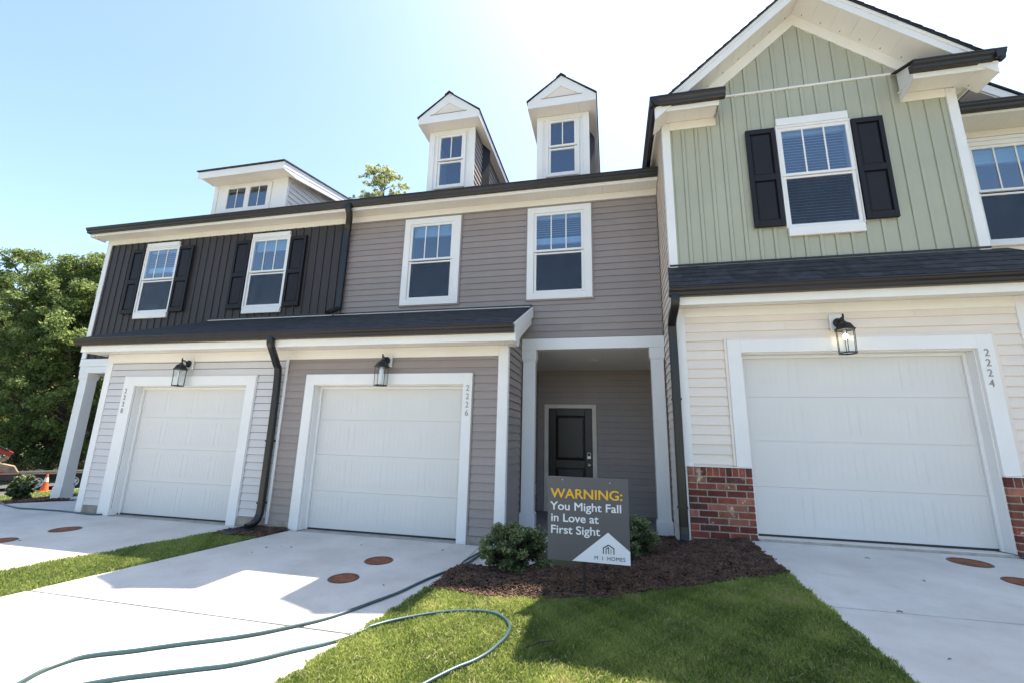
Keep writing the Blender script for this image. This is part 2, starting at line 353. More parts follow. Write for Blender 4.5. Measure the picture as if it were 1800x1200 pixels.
# ---------------------------------------------------------------- windows
def window(house, yw, g, style, blind, zsplit, out, head=None, sill=None, cols=3):
    """g=(x0,x1,z0,z1) clear glass extents, zsplit=(top of lower glass, bottom of upper glass), out=outer casing rect"""
    X0, X1, Z0, Z1 = out; x0, x1, z0, z1 = g; yf = yw-.035; b = MB()
    # casing as four mitred-looking boards butted end to end
    ix0, ix1, iz0, iz1 = x0-.045, x1+.045, z0-.045, z1+.045
    b.box(X0, ix0, yf, yw+.02, Z0, Z1); b.box(ix1, X1, yf, yw+.02, Z0, Z1); b.box(ix0, ix1, yf, yw+.02, iz1, Z1); b.box(ix0, ix1, yf, yw+.02, Z0, iz0)
    wn = b.build('window', W['white'], house, .003)
    f = MB(); ys = yw-.024
    for (a, c, d, e, yy) in ((x0, x1, zsplit[1], z1, ys), (x0, x1, z0, zsplit[0], ys+.016)):
        f.box(a-.043, a, yy, yy+.04, d-.035, e+.043); f.box(c, c+.043, yy, yy+.04, d-.035, e+.043)
        f.box(a, c, yy+.001, yy+.039, e, e+.043 if e == z1 else e+.03); f.box(a, c, yy+.001, yy+.039, d-.035, d)
    f.build('sash', W['white'], wn, .002)
    MB().box(x0-.01, x1+.01, ys+.014, ys+.020, zsplit[1]-.01, z1+.01).build('pane', W['glass'], wn)
    MB().box(x0-.01, x1+.01, ys+.036, ys+.042, z0-.01, zsplit[0]+.01).build('pane', W['glass'], wn)
    if zsplit[1]-zsplit[0] < .2 and style != 'plain': MB().box(x0, x1, ys+.0185, ys+.0195, z0, zsplit[0]).build('insect_screen', W['screen'], wn)
    for k in range(1, cols):
        xm = x0+(x1-x0)*k/cols; MB().box(xm-.009, xm+.009, ys+.006, ys+.013, zsplit[1], z1).build('muntin', W['white'], wn)
    if head: box('head_trim', W['white'], wn, head[0], head[1], yf-.008, yw, Z1+.002, head[2])
    if sill: box('sill', W['white'], wn, sill[0], sill[1], yf-.008, yw, sill[2], Z0-.002)
    # dark room behind the glass
    r = MB(); R0, R1, RZ0, RZ1, yb = x0-.04, x1+.04, z0-.04, z1+.04, yw+.75
    r.add([(R0, ys+.05, RZ0), (R1, ys+.05, RZ0), (R1, ys+.05, RZ1), (R0, ys+.05, RZ1), (R0-.3, yb, RZ0-.3), (R1+.3, yb, RZ0-.3), (R1+.3, yb, RZ1+.2), (R0-.3, yb, RZ1+.2)],
          [(4, 5, 6, 7), (0, 1, 5, 4), (1, 2, 6, 5), (2, 3, 7, 6), (3, 0, 4, 7)])
    r.build('room_recess', W['inside'], wn)
    if blind:
        s = MB(); zt = z1+.02; yb = ys+.11; s.box(x0-.02, x1+.02, yb-.03, yb+.03, zt-.05, zt)
        zend = z1-blind[0]; z = zt-.06
        if blind[1] == 'down':
            while z > zend+.05:
                s.add([(x0-.01, yb-.022, z-.012), (x1+.01, yb-.022, z-.012), (x1+.01, yb+.022, z+.012), (x0-.01, yb+.022, z+.012), (x0-.01, yb-.022, z-.009), (x1+.01, yb-.022, z-.009), (x1+.01, yb+.022, z+.015), (x0-.01, yb+.022, z+.015)],
                      [(0, 3, 2, 1), (4, 5, 6, 7), (0, 1, 5, 4), (1, 2, 6, 5), (2, 3, 7, 6), (3, 0, 4, 7)]); z -= .042
            s.box(x0-.01, x1+.01, yb-.025, yb+.025, zend-.09, zend+.02)
        else:
            while z > zend: s.box(x0-.01, x1+.01, yb-.025, yb+.025, z-.004, z+.004); z -= .011
            s.box(x0-.01, x1+.01, yb-.027, yb+.027, zend-.03, zend)
        s.build('blind', W['blind'], wn)
    return wn
def shutter(house, x0, x1, z0, z1, yw):
    b = MB(); y0, y1 = yw-.052, yw-.013; s = .052; zm = z0+(z1-z0)*.49
    b.box(x0, x0+s, y0, y1, z0, z1); b.box(x1-s, x1, y0, y1, z0, z1)
    for a, c in ((z0, z0+.09), (zm-.045, zm+.045), (z1-.07, z1)): b.box(x0+s, x1-s, y0, y1, a, c)
    o = b.build('shutter', W['shutter'], house, .004)
    for a, c in ((z0+.09, zm-.045), (zm+.045, z1-.07)):
        p = MB(); X0, X1 = x0+s, x1-s; k = .028
        outer = [(X0, y0+.026, a), (X1, y0+.026, a), (X1, y0+.026, c), (X0, y0+.026, c)]; inner = [(X0+k, y0+.010, a+k), (X1-k, y0+.010, a+k), (X1-k, y0+.010, c-k), (X0+k, y0+.010, c-k)]
        p.add(outer+inner, [(0, 1, 5, 4), (1, 2, 6, 5), (2, 3, 7, 6), (3, 0, 4, 7), (4, 5, 6, 7)]); p.build('panel', W['shutter'], o)
    return o
# ---------------------------------------------------------------- garage doors
def door_section_mesh(wd, h):
    b = MB(); b.box(0, wd, 0, .04, .0011, h-.0011)
    pw = wd/4; mx = .045
    for k in range(4):
        a, c = k*pw+mx, (k+1)*pw-mx; d, e = .075, h-.075
        # raised moulding ring and a planked field inside
        t = .009; q = -.0022
        b.box(a, c, q, 0, d, d+t); b.box(a, c, q, 0, e-t, e); b.box(a, a+t, q, 0, d+t, e-t); b.box(c-t, c, q, 0, d+t, e-t)
        n = 7; fw = (c-a-2*t-.016)/n
        for j in range(n): b.box(a+t+.008+j*fw+.002, a+t+.008+(j+1)*fw-.002, -.0011, 0, d+t+.008, e-t-.008)
    return b.mesh('door_section', W['door_white'])
def garage(house, yf, x0, x1, zb, zt, X0, X1, Zt, base_l, base_r, yd):
    """opening x0..x1 zb..zt, trim out to X0,X1,Zt; base_l/r = where each leg of the trim ends"""
    b = MB(); b.box(X0, x0, yf-.022, yf+.02, base_l, Zt); tl = b.build('garage_trim', W['white'], house, .004)
    box('garage_trim', W['white'], house, x1, X1, yf-.022, yf+.02, base_r, Zt, .004)
    box('garage_trim', W['white'], house, x0, x1, yf-.0225, yf+.02, zt, Zt, .004)
    j = MB(); j.box(x0-.02, x0+.012, yf+.021, yd, zb, zt+.01); j.box(x1-.012, x1+.02, yf+.021, yd, zb, zt+.01); j.box(x0+.013, x1-.013, yf+.021, yd, zt-.012, zt+.011)
    j.box(x0+.012, x0+.05, yd-.035, yd-.003, zb, zt-.012); j.box(x1-.05, x1-.012, yd-.035, yd-.003, zb, zt-.012); j.box(x0+.051, x1-.051, yd-.034, yd-.003, zt-.05, zt-.0125)
    j.build('door_jamb', W['white'], house, .003)
    box('garage_apron', W['apron'], house, x0+.0125, x1-.0125, yf-.026, yd+.5, zb-.2, zb-.004, .004)
    g = MB(); g.box(x0+.01, x1-.01, yd+.045, yd+.07, zb, zt); gd = g.build('garage_door', W['door_white'], house)
    box('bottom_seal', W['black_plastic'], gd, x0+.02, x1-.02, yd+.002, yd+.04, zb+.002, zb+.022, 0)
    h = (zt-zb-.022)/4; me = door_section_mesh(x1-x0-.06, h)
    for k in range(4):
        o = bpy.data.objects.new('door_section', me); o.location = (x0+.03, yd, zb+.022+k*h); C.objects.link(o); o.parent = gd
def digits(house, s, x, y, ztop, zbot, dx):
    n = len(s); st = (ztop-zbot)/n
    for k, ch in enumerate(s):
        text('house_number', ch, .118, (x+dx*(k/(n-1)-.5), y, ztop-(k+1)*st+.018), W['numeral'], house, .004, .0, .88, align='CENTER')
# ---------------------------------------------------------------- gutters
def gutter_x(house, x0, x1, yb, z0, m=None, endcap=True):
    p = [(yb, z0), (yb-.062, z0), (yb-.072, z0+.012), (yb-.078, z0+.045), (yb-.098, z0+.066), (yb-.104, z0+.09), (yb-.112, z0+.095), (yb-.112, z0+.112), (yb-.100, z0+.112), (yb-.100, z0+.100), (yb, z0+.100)]
    return MB().prism(p, 'x', x0, x1).build('gutter', m or W['gutter'], house)
def gutter_y(house, y0, y1, xb, z0, sgn):
    p = [(xb+sgn*a, z0+c) for a, c in [(0, 0), (.062, 0), (.072, .012), (.078, .045), (.098, .066), (.104, .09), (.112, .095), (.112, .112), (.1, .112), (.1, .1), (0, .1)]]
    return MB().prism(p, 'y', y0, y1).build('gutter', W['gutter'], house)
def spout(house, pts, wx=.075, wy=.055, name='downspout'):
    b = MB(); pts = [Vector(p) for p in pts]; rings = []
    for i, p in enumerate(pts):
        d = (pts[min(i+1, len(pts)-1)]-pts[max(i-1, 0)]).normalized(); a = Vector((1, 0, 0)); a = (a-d*a.dot(d)).normalized(); c = d.cross(a)
        k = .012; X, Y = wx/2, wy/2
        rings.append([p+a*u+c*v for u, v in [(-X+k, -Y), (X-k, -Y), (X, -Y+k), (X, Y-k), (X-k, Y), (-X+k, Y), (-X, Y-k), (-X, -Y+k)]])
    v = [q for r in rings for q in r]; f = [(i*8+t, i*8+(t+1) % 8, (i+1)*8+(t+1) % 8, (i+1)*8+t) for i in range(len(pts)-1) for t in range(8)]
    f += [tuple(range(8))[::-1], tuple((len(pts)-1)*8+t for t in range(8))]
    b.add(v, f); return b.build(name, W['spout'], house, .002)
def smooth_path(pts, n=6):
    P = [Vector(p) for p in pts]; out = []
    for i in range(len(P)-1):
        a, b, c, d = P[max(i-1, 0)], P[i], P[i+1], P[min(i+2, len(P)-1)]
        for k in range(n):
            t = k/n; out.append(.5*((2*b)+(c-a)*t+(2*a-5*b+4*c-d)*t*t+(3*b-a-3*c+d)*t**3))
    out.append(P[-1]); return out
def shingle_roof(house, quad, rows, n, seed, m=None):
    """separate shingle tabs over the slope quad=(eave0, eave1, top1, top0)"""
    rnd = random.Random(seed); e0, e1, t1, t0 = [Vector(q) for q in quad]; nrm = (e1-e0).cross(t0-e0).normalized()
    for r in range(rows):
        a0, a1 = e0.lerp(t0, r/rows), e1.lerp(t1, r/rows); b0, b1 = e0.lerp(t0, (r+1)/rows), e1.lerp(t1, (r+1)/rows)
        cuts = [0]; step = 1/n; q = rnd.uniform(.3, 1)*step
        while q < 1: cuts.append(q); q += step*rnd.uniform(.8, 1.2)
        cuts.append(1)
        for s0, s1 in zip(cuts[:-1], cuts[1:]):
            if s1-s0 < .004: continue
            th = .008+rnd.uniform(0, .005); g = .0016/ max((a1-a0).length, .1)
            P0, P1, P2, P3 = a0.lerp(a1, s0+g), a0.lerp(a1, s1-g), b0.lerp(b1, s1-g), b0.lerp(b1, s0+g)
            MB().loft([P0, P1, P2, P3], [P0+nrm*th, P1+nrm*th, P2+nrm*.003, P3+nrm*.003]).build('shingle', W['shingle'], house)

# ---------------------------------------------------------------- ground heights
def gz(x, y):
    t = min(max((x+1.85)/3.33, 0), 1); g = .31*t**1.6
    if y > 5.7 and x < .86:
        q = min((y-5.7)/1.0, 1); q = q*q*(3-2*q); g *= 1-.65*q
    s = .025*(min(y, 5.97)-5.97) if y > -8 else -.35
    return g+s+max(-.1*max(-10.6-x, 0), -1.15)
def gza(X, Y):
    t = np.clip((X+1.85)/3.33, 0, 1); g = .31*t**1.6
    q = np.clip(Y-5.7, 0, 1); q = q*q*(3-2*q); g = np.where(X < .86, g*(1-.65*q), g)
    s = np.where(Y > -8, .025*(np.minimum(Y, 5.97)-5.97), -.35)
    return g+s+np.maximum(-.1*np.maximum(-10.6-X, 0), -1.15)
def sheet(name, m, poly_or_grid, dz, kind='structure', xs=None, ys=None, inside=None):
    V = []; F = []; idx = {}
    for i, x in enumerate(xs):
        for j, y in enumerate(ys):
            yy = y; idx[i, j] = len(V); xx = x(yy) if callable(x) else x; V.append((xx, yy, gz(xx, yy)+dz))
    for i in range(len(xs)-1):
        for j in range(len(ys)-1): F.append((idx[i, j], idx[i+1, j], idx[i+1, j+1], idx[i, j+1]))
    me = bpy.data.meshes.new(name); me.from_pydata(V, [], F); me.materials.append(m)
    for p in me.polygons: p.use_smooth = True
    o = bpy.data.objects.new(name, me); C.objects.link(o); o['kind'] = kind; return o
def lin(a, b, n): return [a+(b-a)*k/n for k in range(n+1)]
sheet('ground', W['field'], None, -.03, xs=[-600, -120, -60, -40, -30]+lin(-24, -10, 14)+lin(-9, 4, 52)+[5, 8, 14, 30, 80, 500], ys=[-400, -60, -20, -9]+lin(-8, 9, 68)+[12, 20, 40, 90, 600])
# lawn base between drives B and C
def bR(y): return -1.72-.13*max(4.6-y, 0)
def bL(y): return -4.632-(5.904-y)*.228
def aR(y): return -5.42-max(5.75-y, 0)*.335
def aJ(y): return -8.52-max(5.9-y, 0)*.36
def cL(y): return 1.49-.008*(5.86-y)
def slab(name, fl, fr, y0, y1, zf, parent=None, th=.10, n=1):
    b = MB(); ys = lin(y0, y1, max(1, int(abs(y1-y0)/.4)))
    V = []; F = []
    for y in ys: V += [(fl(y), y, zf(y)), (fr(y), y, zf(y)), (fl(y), y, zf(y)-th), (fr(y), y, zf(y)-th)]
    for i in range(len(ys)-1):
        a, c = 4*i, 4*i+4; F += [(a, a+1, c+1, c), (a+2, c+2, c+3, a+3), (a, c, c+2, a+2), (a+1, a+3, c+3, c+1)]
    F += [(0, 2, 3, 1), (4*len(ys)-4, 4*len(ys)-3, 4*len(ys)-1, 4*len(ys)-2)]
    b.add(V, F); return b.build(name, W['concrete'], parent, .006)
sB = lambda y: .025*(y-5.97)+.004
sC = lambda y: .31+.025*(y-5.86)+.004
def drive(name, fl, fr, ytop, cuts, zf):
    g = thing(name, '', '', (0, 0, 0)); del g['label']; del g['category']; g['kind'] = 'structure'
    ys = [ytop]+cuts
    for a, b in zip(ys[:-1], ys[1:]): slab('concrete_slab', fl, fr, b+.011, a-.011, zf, g)
    MB().loft([(fl(ys[-1])+.02, ys[-1], zf(ys[-1])-.03), (fr(ys[-1])-.02, ys[-1], zf(ys[-1])-.03), (fr(ytop)-.02, ytop-.02, zf(ytop)-.03), (fl(ytop)+.02, ytop-.02, zf(ytop)-.03)],
              [(fl(ys[-1])+.02, ys[-1], zf(ys[-1])-.012), (fr(ys[-1])-.02, ys[-1], zf(ys[-1])-.012), (fr(ytop)-.02, ytop-.02, zf(ytop)-.012), (fl(ytop)+.02, ytop-.02, zf(ytop)-.012)]).build('joint_filler', W['joint'], g)
    return g
drive('driveway', bL, bR, 5.945, [3.31, 0.2, -3, -6.4], sB)
drive('driveway', aJ, aR, 5.945, [2.6, -.6, -3.5, -6.4], sB)
drive('driveway', cL, lambda y: 4.35+.12*max(5.8-y, 0), 5.835, [3.9, .9, -2.4, -6.4], sC)
g = thing('walkway', '', '', (0, 0, 0)); del g['label']; del g['category']; g['kind'] = 'structure'
zw = lambda y: .025*(min(y, 5.9)-5.97)+.004
slab('concrete_slab', lambda y: -1.70, lambda y: -.34, 4.98, 6.89, lambda y: zw(y)+.008*max(0, 1), g)
g = thing('walkway', '', '', (0, 0, 0)); del g['label']; del g['category']; g['kind'] = 'structure'
slab('concrete_slab', lambda y: -10.95-.25*(6.2-y), lambda y: aJ(y)-.012, 2.6, 5.945, zw, g)
slab('concrete_slab', lambda y: -10.95-.25*max(6.2-y, 0)+max(y-6.2, 0)*.95, lambda y: -8.825, 5.9455, 6.88, zw, g)
# porches
pb = thing('porch_slab', '', '', (0, 0, 0)); del pb['label']; del pb['category']; pb['kind'] = 'structure'
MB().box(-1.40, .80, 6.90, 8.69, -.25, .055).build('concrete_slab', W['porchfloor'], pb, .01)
pa = thing('porch_slab', '', '', (0, 0, 0)); del pa['label']; del pa['category']; pa['kind'] = 'structure'
MB().box(-10.98, -8.87, 6.98, 8.9, -.35, -.008).build('concrete_slab', W['concrete'], pa, .01)
# street behind the camera and side road beyond the end house
sheet('road', W['asphalt'], None, .004, xs=lin(-60, 60, 30), ys=[-15, -12, -8.2])
sheet('pavement', W['concrete'], None, .03, xs=lin(-60, 60, 30), ys=[-7.9, -6.6])
rd = MB(); d = Vector((.517, .856, 0)); nn = Vector((-.856, .517, 0))
P0 = Vector((-20.4, 11.4, 0))
V = []; F = []
for k in range(13):
    p = P0+d*(-30+5*k)
    for s, dz in ((0, .06), (.5, .06), (.5, .012), (7, .012)):
        q = p+nn*s; V.append((q.x, q.y, gz(q.x, q.y)+dz))
for k in range(12):
    for j in range(3): F.append((4*k+j, 4*k+j+1, 4*k+j+5, 4*k+j+4))
rd.add(V, F); o = rd.build('road', W['asphalt'], None); o['kind'] = 'structure'
o.data.materials.append(W['concrete'])
for p in o.data.polygons:
    if p.index % 3 == 0: p.material_index = 1

# ================================================================ TOWNHOUSE B (taupe, 2226)
XB0, XB1, Y1, Y2 = -5.03, .83, 5.972, 6.968
hb = thing('townhouse', 'taupe clapboard townhouse with two gabled dormers and an open porch, number 2226', 'townhouse', (-2.1, 9, 0), 'attached townhouses in the row')
gB = (-4.516, -2.071, 0, 2.13)
winB = [(-3.54, -2.775, 3.82, 5.205), (-1.196, -.427, 3.827, 5.205)]
def grow(r, k): return (r[0]-k, r[1]+k, r[2]-k, r[3]+k)
b = MB()
wall_front(b, XB0, -1.43, Y1+.016, Y1+.16, 0.10, 2.9, [gB])
wall_front(b, XB0, XB1-.02, Y2+.016, Y2+.16, 2.82, 5.56, [grow(q, .04) for q in winB])
b.prism([(Y1+.161, .1), (Y2+.01, .1), (Y2+.01, 3.45), (Y1+.161, 3.05)], 'x', -1.58, -1.441); b.box(-1.58, -1.441, Y2+.161, 8.7, .05, 2.83)
wall_front(b, -1.44, XB1-.02, 8.716, 8.86, -.2, 2.83, [(-1.23, -.35, -.2, 1.99)])
b.box(XB0, XB1-.02, 16.8, 17, 0, 5.6)
b.build('wall', W['taupe'], hb)
# foundation strip
box('foundation', W['curb'], hb, XB0, -4.672, Y1+.002, Y1+.15, -.12, .13, 0); box('foundation', W['curb'], hb, -1.933, -1.45, Y1+.002, Y1+.15, -.12, .10, 0)
box('foundation', W['curb'], hb, -1.58, -1.442, Y1+.151, Y2+.3, -.12, .10, 0)
fB = (0, Y1+.015, 0)
hsiding(hb, W['taupe'], fB, .105, 2.56, XB0+.005, -1.56, [(-4.69, -1.915, 0, 2.314)])
MB().box(-4.69, -4.671, Y1-.012, Y1+.01, .12, 2.313).box(-1.934, -1.915, Y1-.012, Y1+.01, .1, 2.313).box(-4.671, -1.934, Y1-.012, Y1+.01, 2.295, 2.313).build('trim_channel', W['taupe'], hb)
hsiding(hb, W['taupe'], (-1.437, Y1, math.pi/2), .105, 3.3, lambda z: max(.015, 5.5+(z-2.885+.10)/.443-Y1), Y2-Y1+.02)
hsiding(hb, W['taupe'], (0, Y2+.015, 0), 3.0, 5.43, XB0+.08, XB1-.01, [(-3.725, -2.572, 3.646, 5.381), (-1.380, -.231, 3.646, 5.381)])
for x0, x1 in ((-3.725, -2.572), (-1.380, -.231)):
    MB().box(x0, x0+.022, Y2-.018, Y2+.01, 3.646, 5.381).box(x1-.022, x1, Y2-.018, Y2+.01, 3.646, 5.381).box(x0+.022, x1-.022, Y2-.018, Y2+.01, 3.646, 3.668).box(x0+.022, x1-.022, Y2-.018, Y2+.01, 5.359, 5.381).build('trim_channel', W['taupe'], hb)
hsiding(hb, W['taupe'], (0, 8.715, 0), .03, 2.80, -1.43, XB1-.02, [(-1.31, -.27, -.2, 2.07)])
hsiding(hb, W['taupe'], (-1.437, Y2+.2, math.pi/2), .06, 2.8, 0, 1.53)
MB().box(-1.436, -1.418, Y2-.02, Y2-.004, .1, 3.4).build('corner_post', W['taupe'], hb)
# garage
garage(hb, Y1, gB[0], gB[1], 0, 2.13, -4.671, -1.934, 2.294, -.002, -.006, Y1+.16)
digits(hb, '2226', -1.997, Y1-.024, 2.135, 1.665, 0)
box('corner_board', W['white'], hb, -1.558, -1.412, Y1-.012, Y1+.012, -.0, 2.69); box('corner_board', W['white'], hb, -1.4399, -1.412, Y1+.0125, Y1+.09, 0, 2.69)
box('corner_board', W['white'], hb, XB0-.05, XB0-.005, Y1-.012, Y1+.03, .06, 2.54)
# windows
window(hb, Y2, winB[0], 'b', (.15, 'up'), (4.472, 4.558), (-3.702, -2.596, 3.668, 5.358))
window(hb, Y2, winB[1], 'b', (.42, 'down'), (4.477, 4.561), (-1.357, -.254, 3.668, 5.358))
# porch beam, posts
box('porch_beam', W['white'], hb, -1.418, XB1-.002, Y2-.03, Y2+.13, 2.812, 2.992, .004)
def post(house, x0, x1, y0, y1, zb, zt, cap=.17, base=.23):
    p = MB(); k = .018
    p.box(x0+k, x1-k, y0+k, y1-k, zb+base, zt-cap); p.box(x0, x1, y0, y1, zb, zb+base-.012); p.box(x0+.009, x1-.009, y0+.009, y1-.009, zb+base-.012, zb+base)
    p.box(x0, x1, y0, y1, zt-cap+.01, zt); p.box(x0+.007, x1-.007, y0+.007, y1-.007, zt-cap-.012, zt-cap+.01)
    return p.build('porch_column', W['white'], house, .003)
post(hb, -1.416, -1.178, Y2-.028, Y2+.15, .056, 2.811); post(hb, .60, .822, Y2-.028, Y2+.15, .056, 2.811)
# porch ceiling
c = MB(); c.loft([(-1.44, Y2+.131, 2.83), (XB1, Y2+.131, 2.83), (XB1, 8.72, 2.735), (-1.44, 8.72, 2.735)], [(-1.44, Y2+.131, 2.86), (XB1, Y2+.131, 2.86), (XB1, 8.72, 2.765), (-1.44, 8.72, 2.765)]); c.build('porch_ceiling', W['ceil'], hb)
MB().lathe([(.075, 0), (.085, .006), (.085, .018), (.05, .022)], (-.29, 7.85, 2.766)).build('ceiling_light', W['white'], hb, smooth=True)
# front door
dm = MB(); dm.box(-1.295, -1.215, 8.69, 8.75, .0, 2.06).box(-.365, -.285, 8.69, 8.75, .0, 2.06).box(-1.215, -.365, 8.69, 8.75, 1.985, 2.06); dm.build('door_trim', mat('beige_door_trim', (.68, .62, .54), .5), hb, .004)
dd = MB(); X0, X1, ZB, ZT, YD = -1.213, -.367, .06, 1.983, 8.73; stl = .14
dd.box(X0, X0+stl, YD, YD+.04, ZB, ZT).box(X1-stl, X1, YD, YD+.04, ZB, ZT)
for a, q in ((ZB, ZB+.2), (.85, 1.0), (ZT-.14, ZT)): dd.box(X0+stl, X1-stl, YD, YD+.04, a, q)
fd = dd.build('front_door', W['darkdoor'], hb, .006)
for a, q in ((ZB+.2, .85), (1.0, ZT-.14)):
    p = MB(); x0, x1 = X0+stl, X1-stl; k = .05
    p.add([(x0, YD+.03, a), (x1, YD+.03, a), (x1, YD+.03, q), (x0, YD+.03, q), (x0+k, YD+.012, a+k), (x1-k, YD+.012, a+k), (x1-k, YD+.012, q-k), (x0+k, YD+.012, q-k)], [(0, 1, 5, 4), (1, 2, 6, 5), (2, 3, 7, 6), (3, 0, 4, 7), (4, 5, 6, 7)]); p.build('panel', W['darkdoor'], fd)
box('keypad_lock', W['metal'], fd, X1-.105, X1-.03, YD-.03, YD, 1.03, 1.15, .006); box('keypad_screen', W['black_plastic'], fd, X1-.095, X1-.04, YD-.034, YD-.0305, 1.085, 1.14, 0)
MB().lathe([(.03, 0), (.03, -.008), (.012, -.012), (.012, -.03), (.026, -.04), (.028, -.055), (.015, -.066)], (X1-.068, YD, .915), 16, 'y').build('door_knob', W['metal'], fd, smooth=True)
box('threshold', W['metal'], hb, X0, X1, 8.67, 8.72, .056, .075, 0)
box('outlet_cover', W['white'], hb, -1.421, -1.39, 8.27, 8.35, .39, .57)
# main eave
YF = 6.67
box('frieze_board', W['trim_bounce'], hb, XB0+.0, XB1-.003, Y2-.012, Y2+.01, 5.415, 5.532)
box('fascia', W['trim_bounce'], hb, XB0, XB1-.003, YF, YF+.02, 5.508, 5.665)
def soffit_run(house, x0, x1, y0, y1, z, m=None, step=.30):
    n = max(1, round((x1-x0)/step)); s = (x1-x0)/n
    for k in range(n): MB().box(x0+k*s+.0012, x0+(k+1)*s-.0012, y0, y1, z, z+.012).build('soffit_panel', m or W['soffit'], house)
soffit_run(hb, XB0, XB1-.003, YF+.021, Y2-.0125, 5.532)
gutter_x(hb, -4.9, XB1-.006, YF, 5.565)
r = MB(); zE = 5.68
def roofpair(b, x0, x1, dz=0, ye=YF-.05, yr=11.8, ybk=17.1, sl=.5):
    zr = zE+dz+(yr-ye)*sl
    b.prism([(ye, zE+dz), (yr, zr), (ybk, zr-(ybk-yr)*sl), (ybk, zr-(ybk-yr)*sl-.12), (yr, zr-.14), (ye, zE+dz-.02)], 'x', x0, x1)
roofpair(r, XB0, XB1-.01); r.build('roof', W['shingle'], hb)
# shed roof over garage B (shared slope with garage A) and its edge
SZ0, SZ1 = 2.885, 3.535
def shed(house, x0, x1, hip=None, rake=None):
    e = 5.50; b = MB()
    if hip is None: b.loft([(x0, e, SZ0-.03), (x1, e, SZ0-.03), (x1, Y2, SZ1-.03), (x0, Y2, SZ1-.03)], [(x0, e, SZ0), (x1, e, SZ0), (x1, Y2, SZ1), (x0, Y2, SZ1)])
    else:
        h = hip; b.loft([(x0, e, SZ0-.03), (x1, e, SZ0-.03), (x1, Y2, SZ1-.03), (h, Y2, SZ1-.03)], [(x0, e, SZ0), (x1, e, SZ0), (x1, Y2, SZ1), (h, Y2, SZ1)])
        b.add([(x0, e, SZ0), (h, Y2, SZ1), (x0, Y2, SZ0)], [(0, 1, 2)])
    b.build('shed_roof', W['shingle'], house)
    rnd = random.Random(int(x1*100)); s = MB(); sl = (SZ1-SZ0)/(Y2-e); rows = 11
    for k in range(rows):   # small shingle tabs, joined
        ya, yb = e+(Y2-e)*k/rows, e+(Y2-e)*(k+1)/rows; xa = x0 if hip is None else x0+(hip-x0)*(k+1)/rows
        x = xa+rnd.uniform(.02, .2)*0
        first = True
        while x < x1-.01:
            q = min(x+(rnd.uniform(.1, .33) if first else rnd.uniform(.26, .36)), x1); first = False; t = .008+rnd.uniform(0, .004)
            za, zb = SZ0+sl*(ya-e)+.001, SZ0+sl*(yb-e)+.001
            s.loft([(x+.0015, ya, za), (q-.0015, ya, za), (q-.0015, yb, zb), (x+.0015, yb, zb)], [(x+.0015, ya, za+t), (q-.0015, ya, za+t), (q-.0015, yb, zb+.003), (x+.0015, yb, zb+.003)]); x = q
    s.build('shingles', W['shingle'], house, kind='stuff')
    box('roof_flashing', W['white'], house, (hip if hip else x0)+.0, x1-.03, Y2-.022, Y2+.0, SZ1+.008, SZ1+.022, 0)
    box('roof_flashing', W['gutter'], house, (hip if hip else x0)+.0, x1, Y2-.03, Y2-.001, SZ1+.0225, SZ1+.045, 0)
shed(hb, XB0, -1.262)
box('fascia', W['trim_bounce'], hb, XB0, -1.262, 5.585, 5.605, 2.665, 2.86)
box('frieze_board', W['trim_bounce'], hb, XB0, -1.559, Y1-.012, Y1+.012, 2.54, 2.692)
soffit_run(hb, XB0, -1.262, 5.606, Y1-.0125, 2.693)
gutter_x(hb, XB0, -1.250, 5.584, 2.770)
# white rake end of the shed roof
rk = MB(); p = [(5.585, 2.64), (5.96, 2.64), (Y2-.03, 3.36-.02), (Y2-.03, 3.53), (5.50, 2.87), (5.585, 2.80)]
rk.prism([(5.586, 2.66), (5.69, 2.66), (5.80, 2.83), (Y2-.03, 3.36), (Y2-.03, 3.535), (5.52, 2.885), (5.586, 2.86)], 'x', -1.261, -1.232); rk.build('rake_board', W['white'], hb, .003)
MB().prism([(5.69, 2.66), (Y1-.02, 2.66), (Y1+.05, 2.80), (Y2-.03, 3.24), (Y2-.03, 3.34), (5.80, 2.81)], 'x', -1.420, -1.262).build('rake_soffit', W['soffit'], hb)
# downspouts of B/A boundary
spout(hb, smooth_path([(-4.72, 6.60, 5.60), (-4.72, 6.60, 5.50), (-4.74, 6.68, 5.42), (-4.85, 6.84, 5.27), (-4.90, 6.895, 5.14), (-4.905, 6.90, 4.6), (-4.91, 6.90, 3.72)], 4)+[Vector((-4.91, 6.89, 3.66)), Vector((-4.94, 6.82, 3.60)), Vector((-4.98, 6.70, 3.52))], .11, .07)
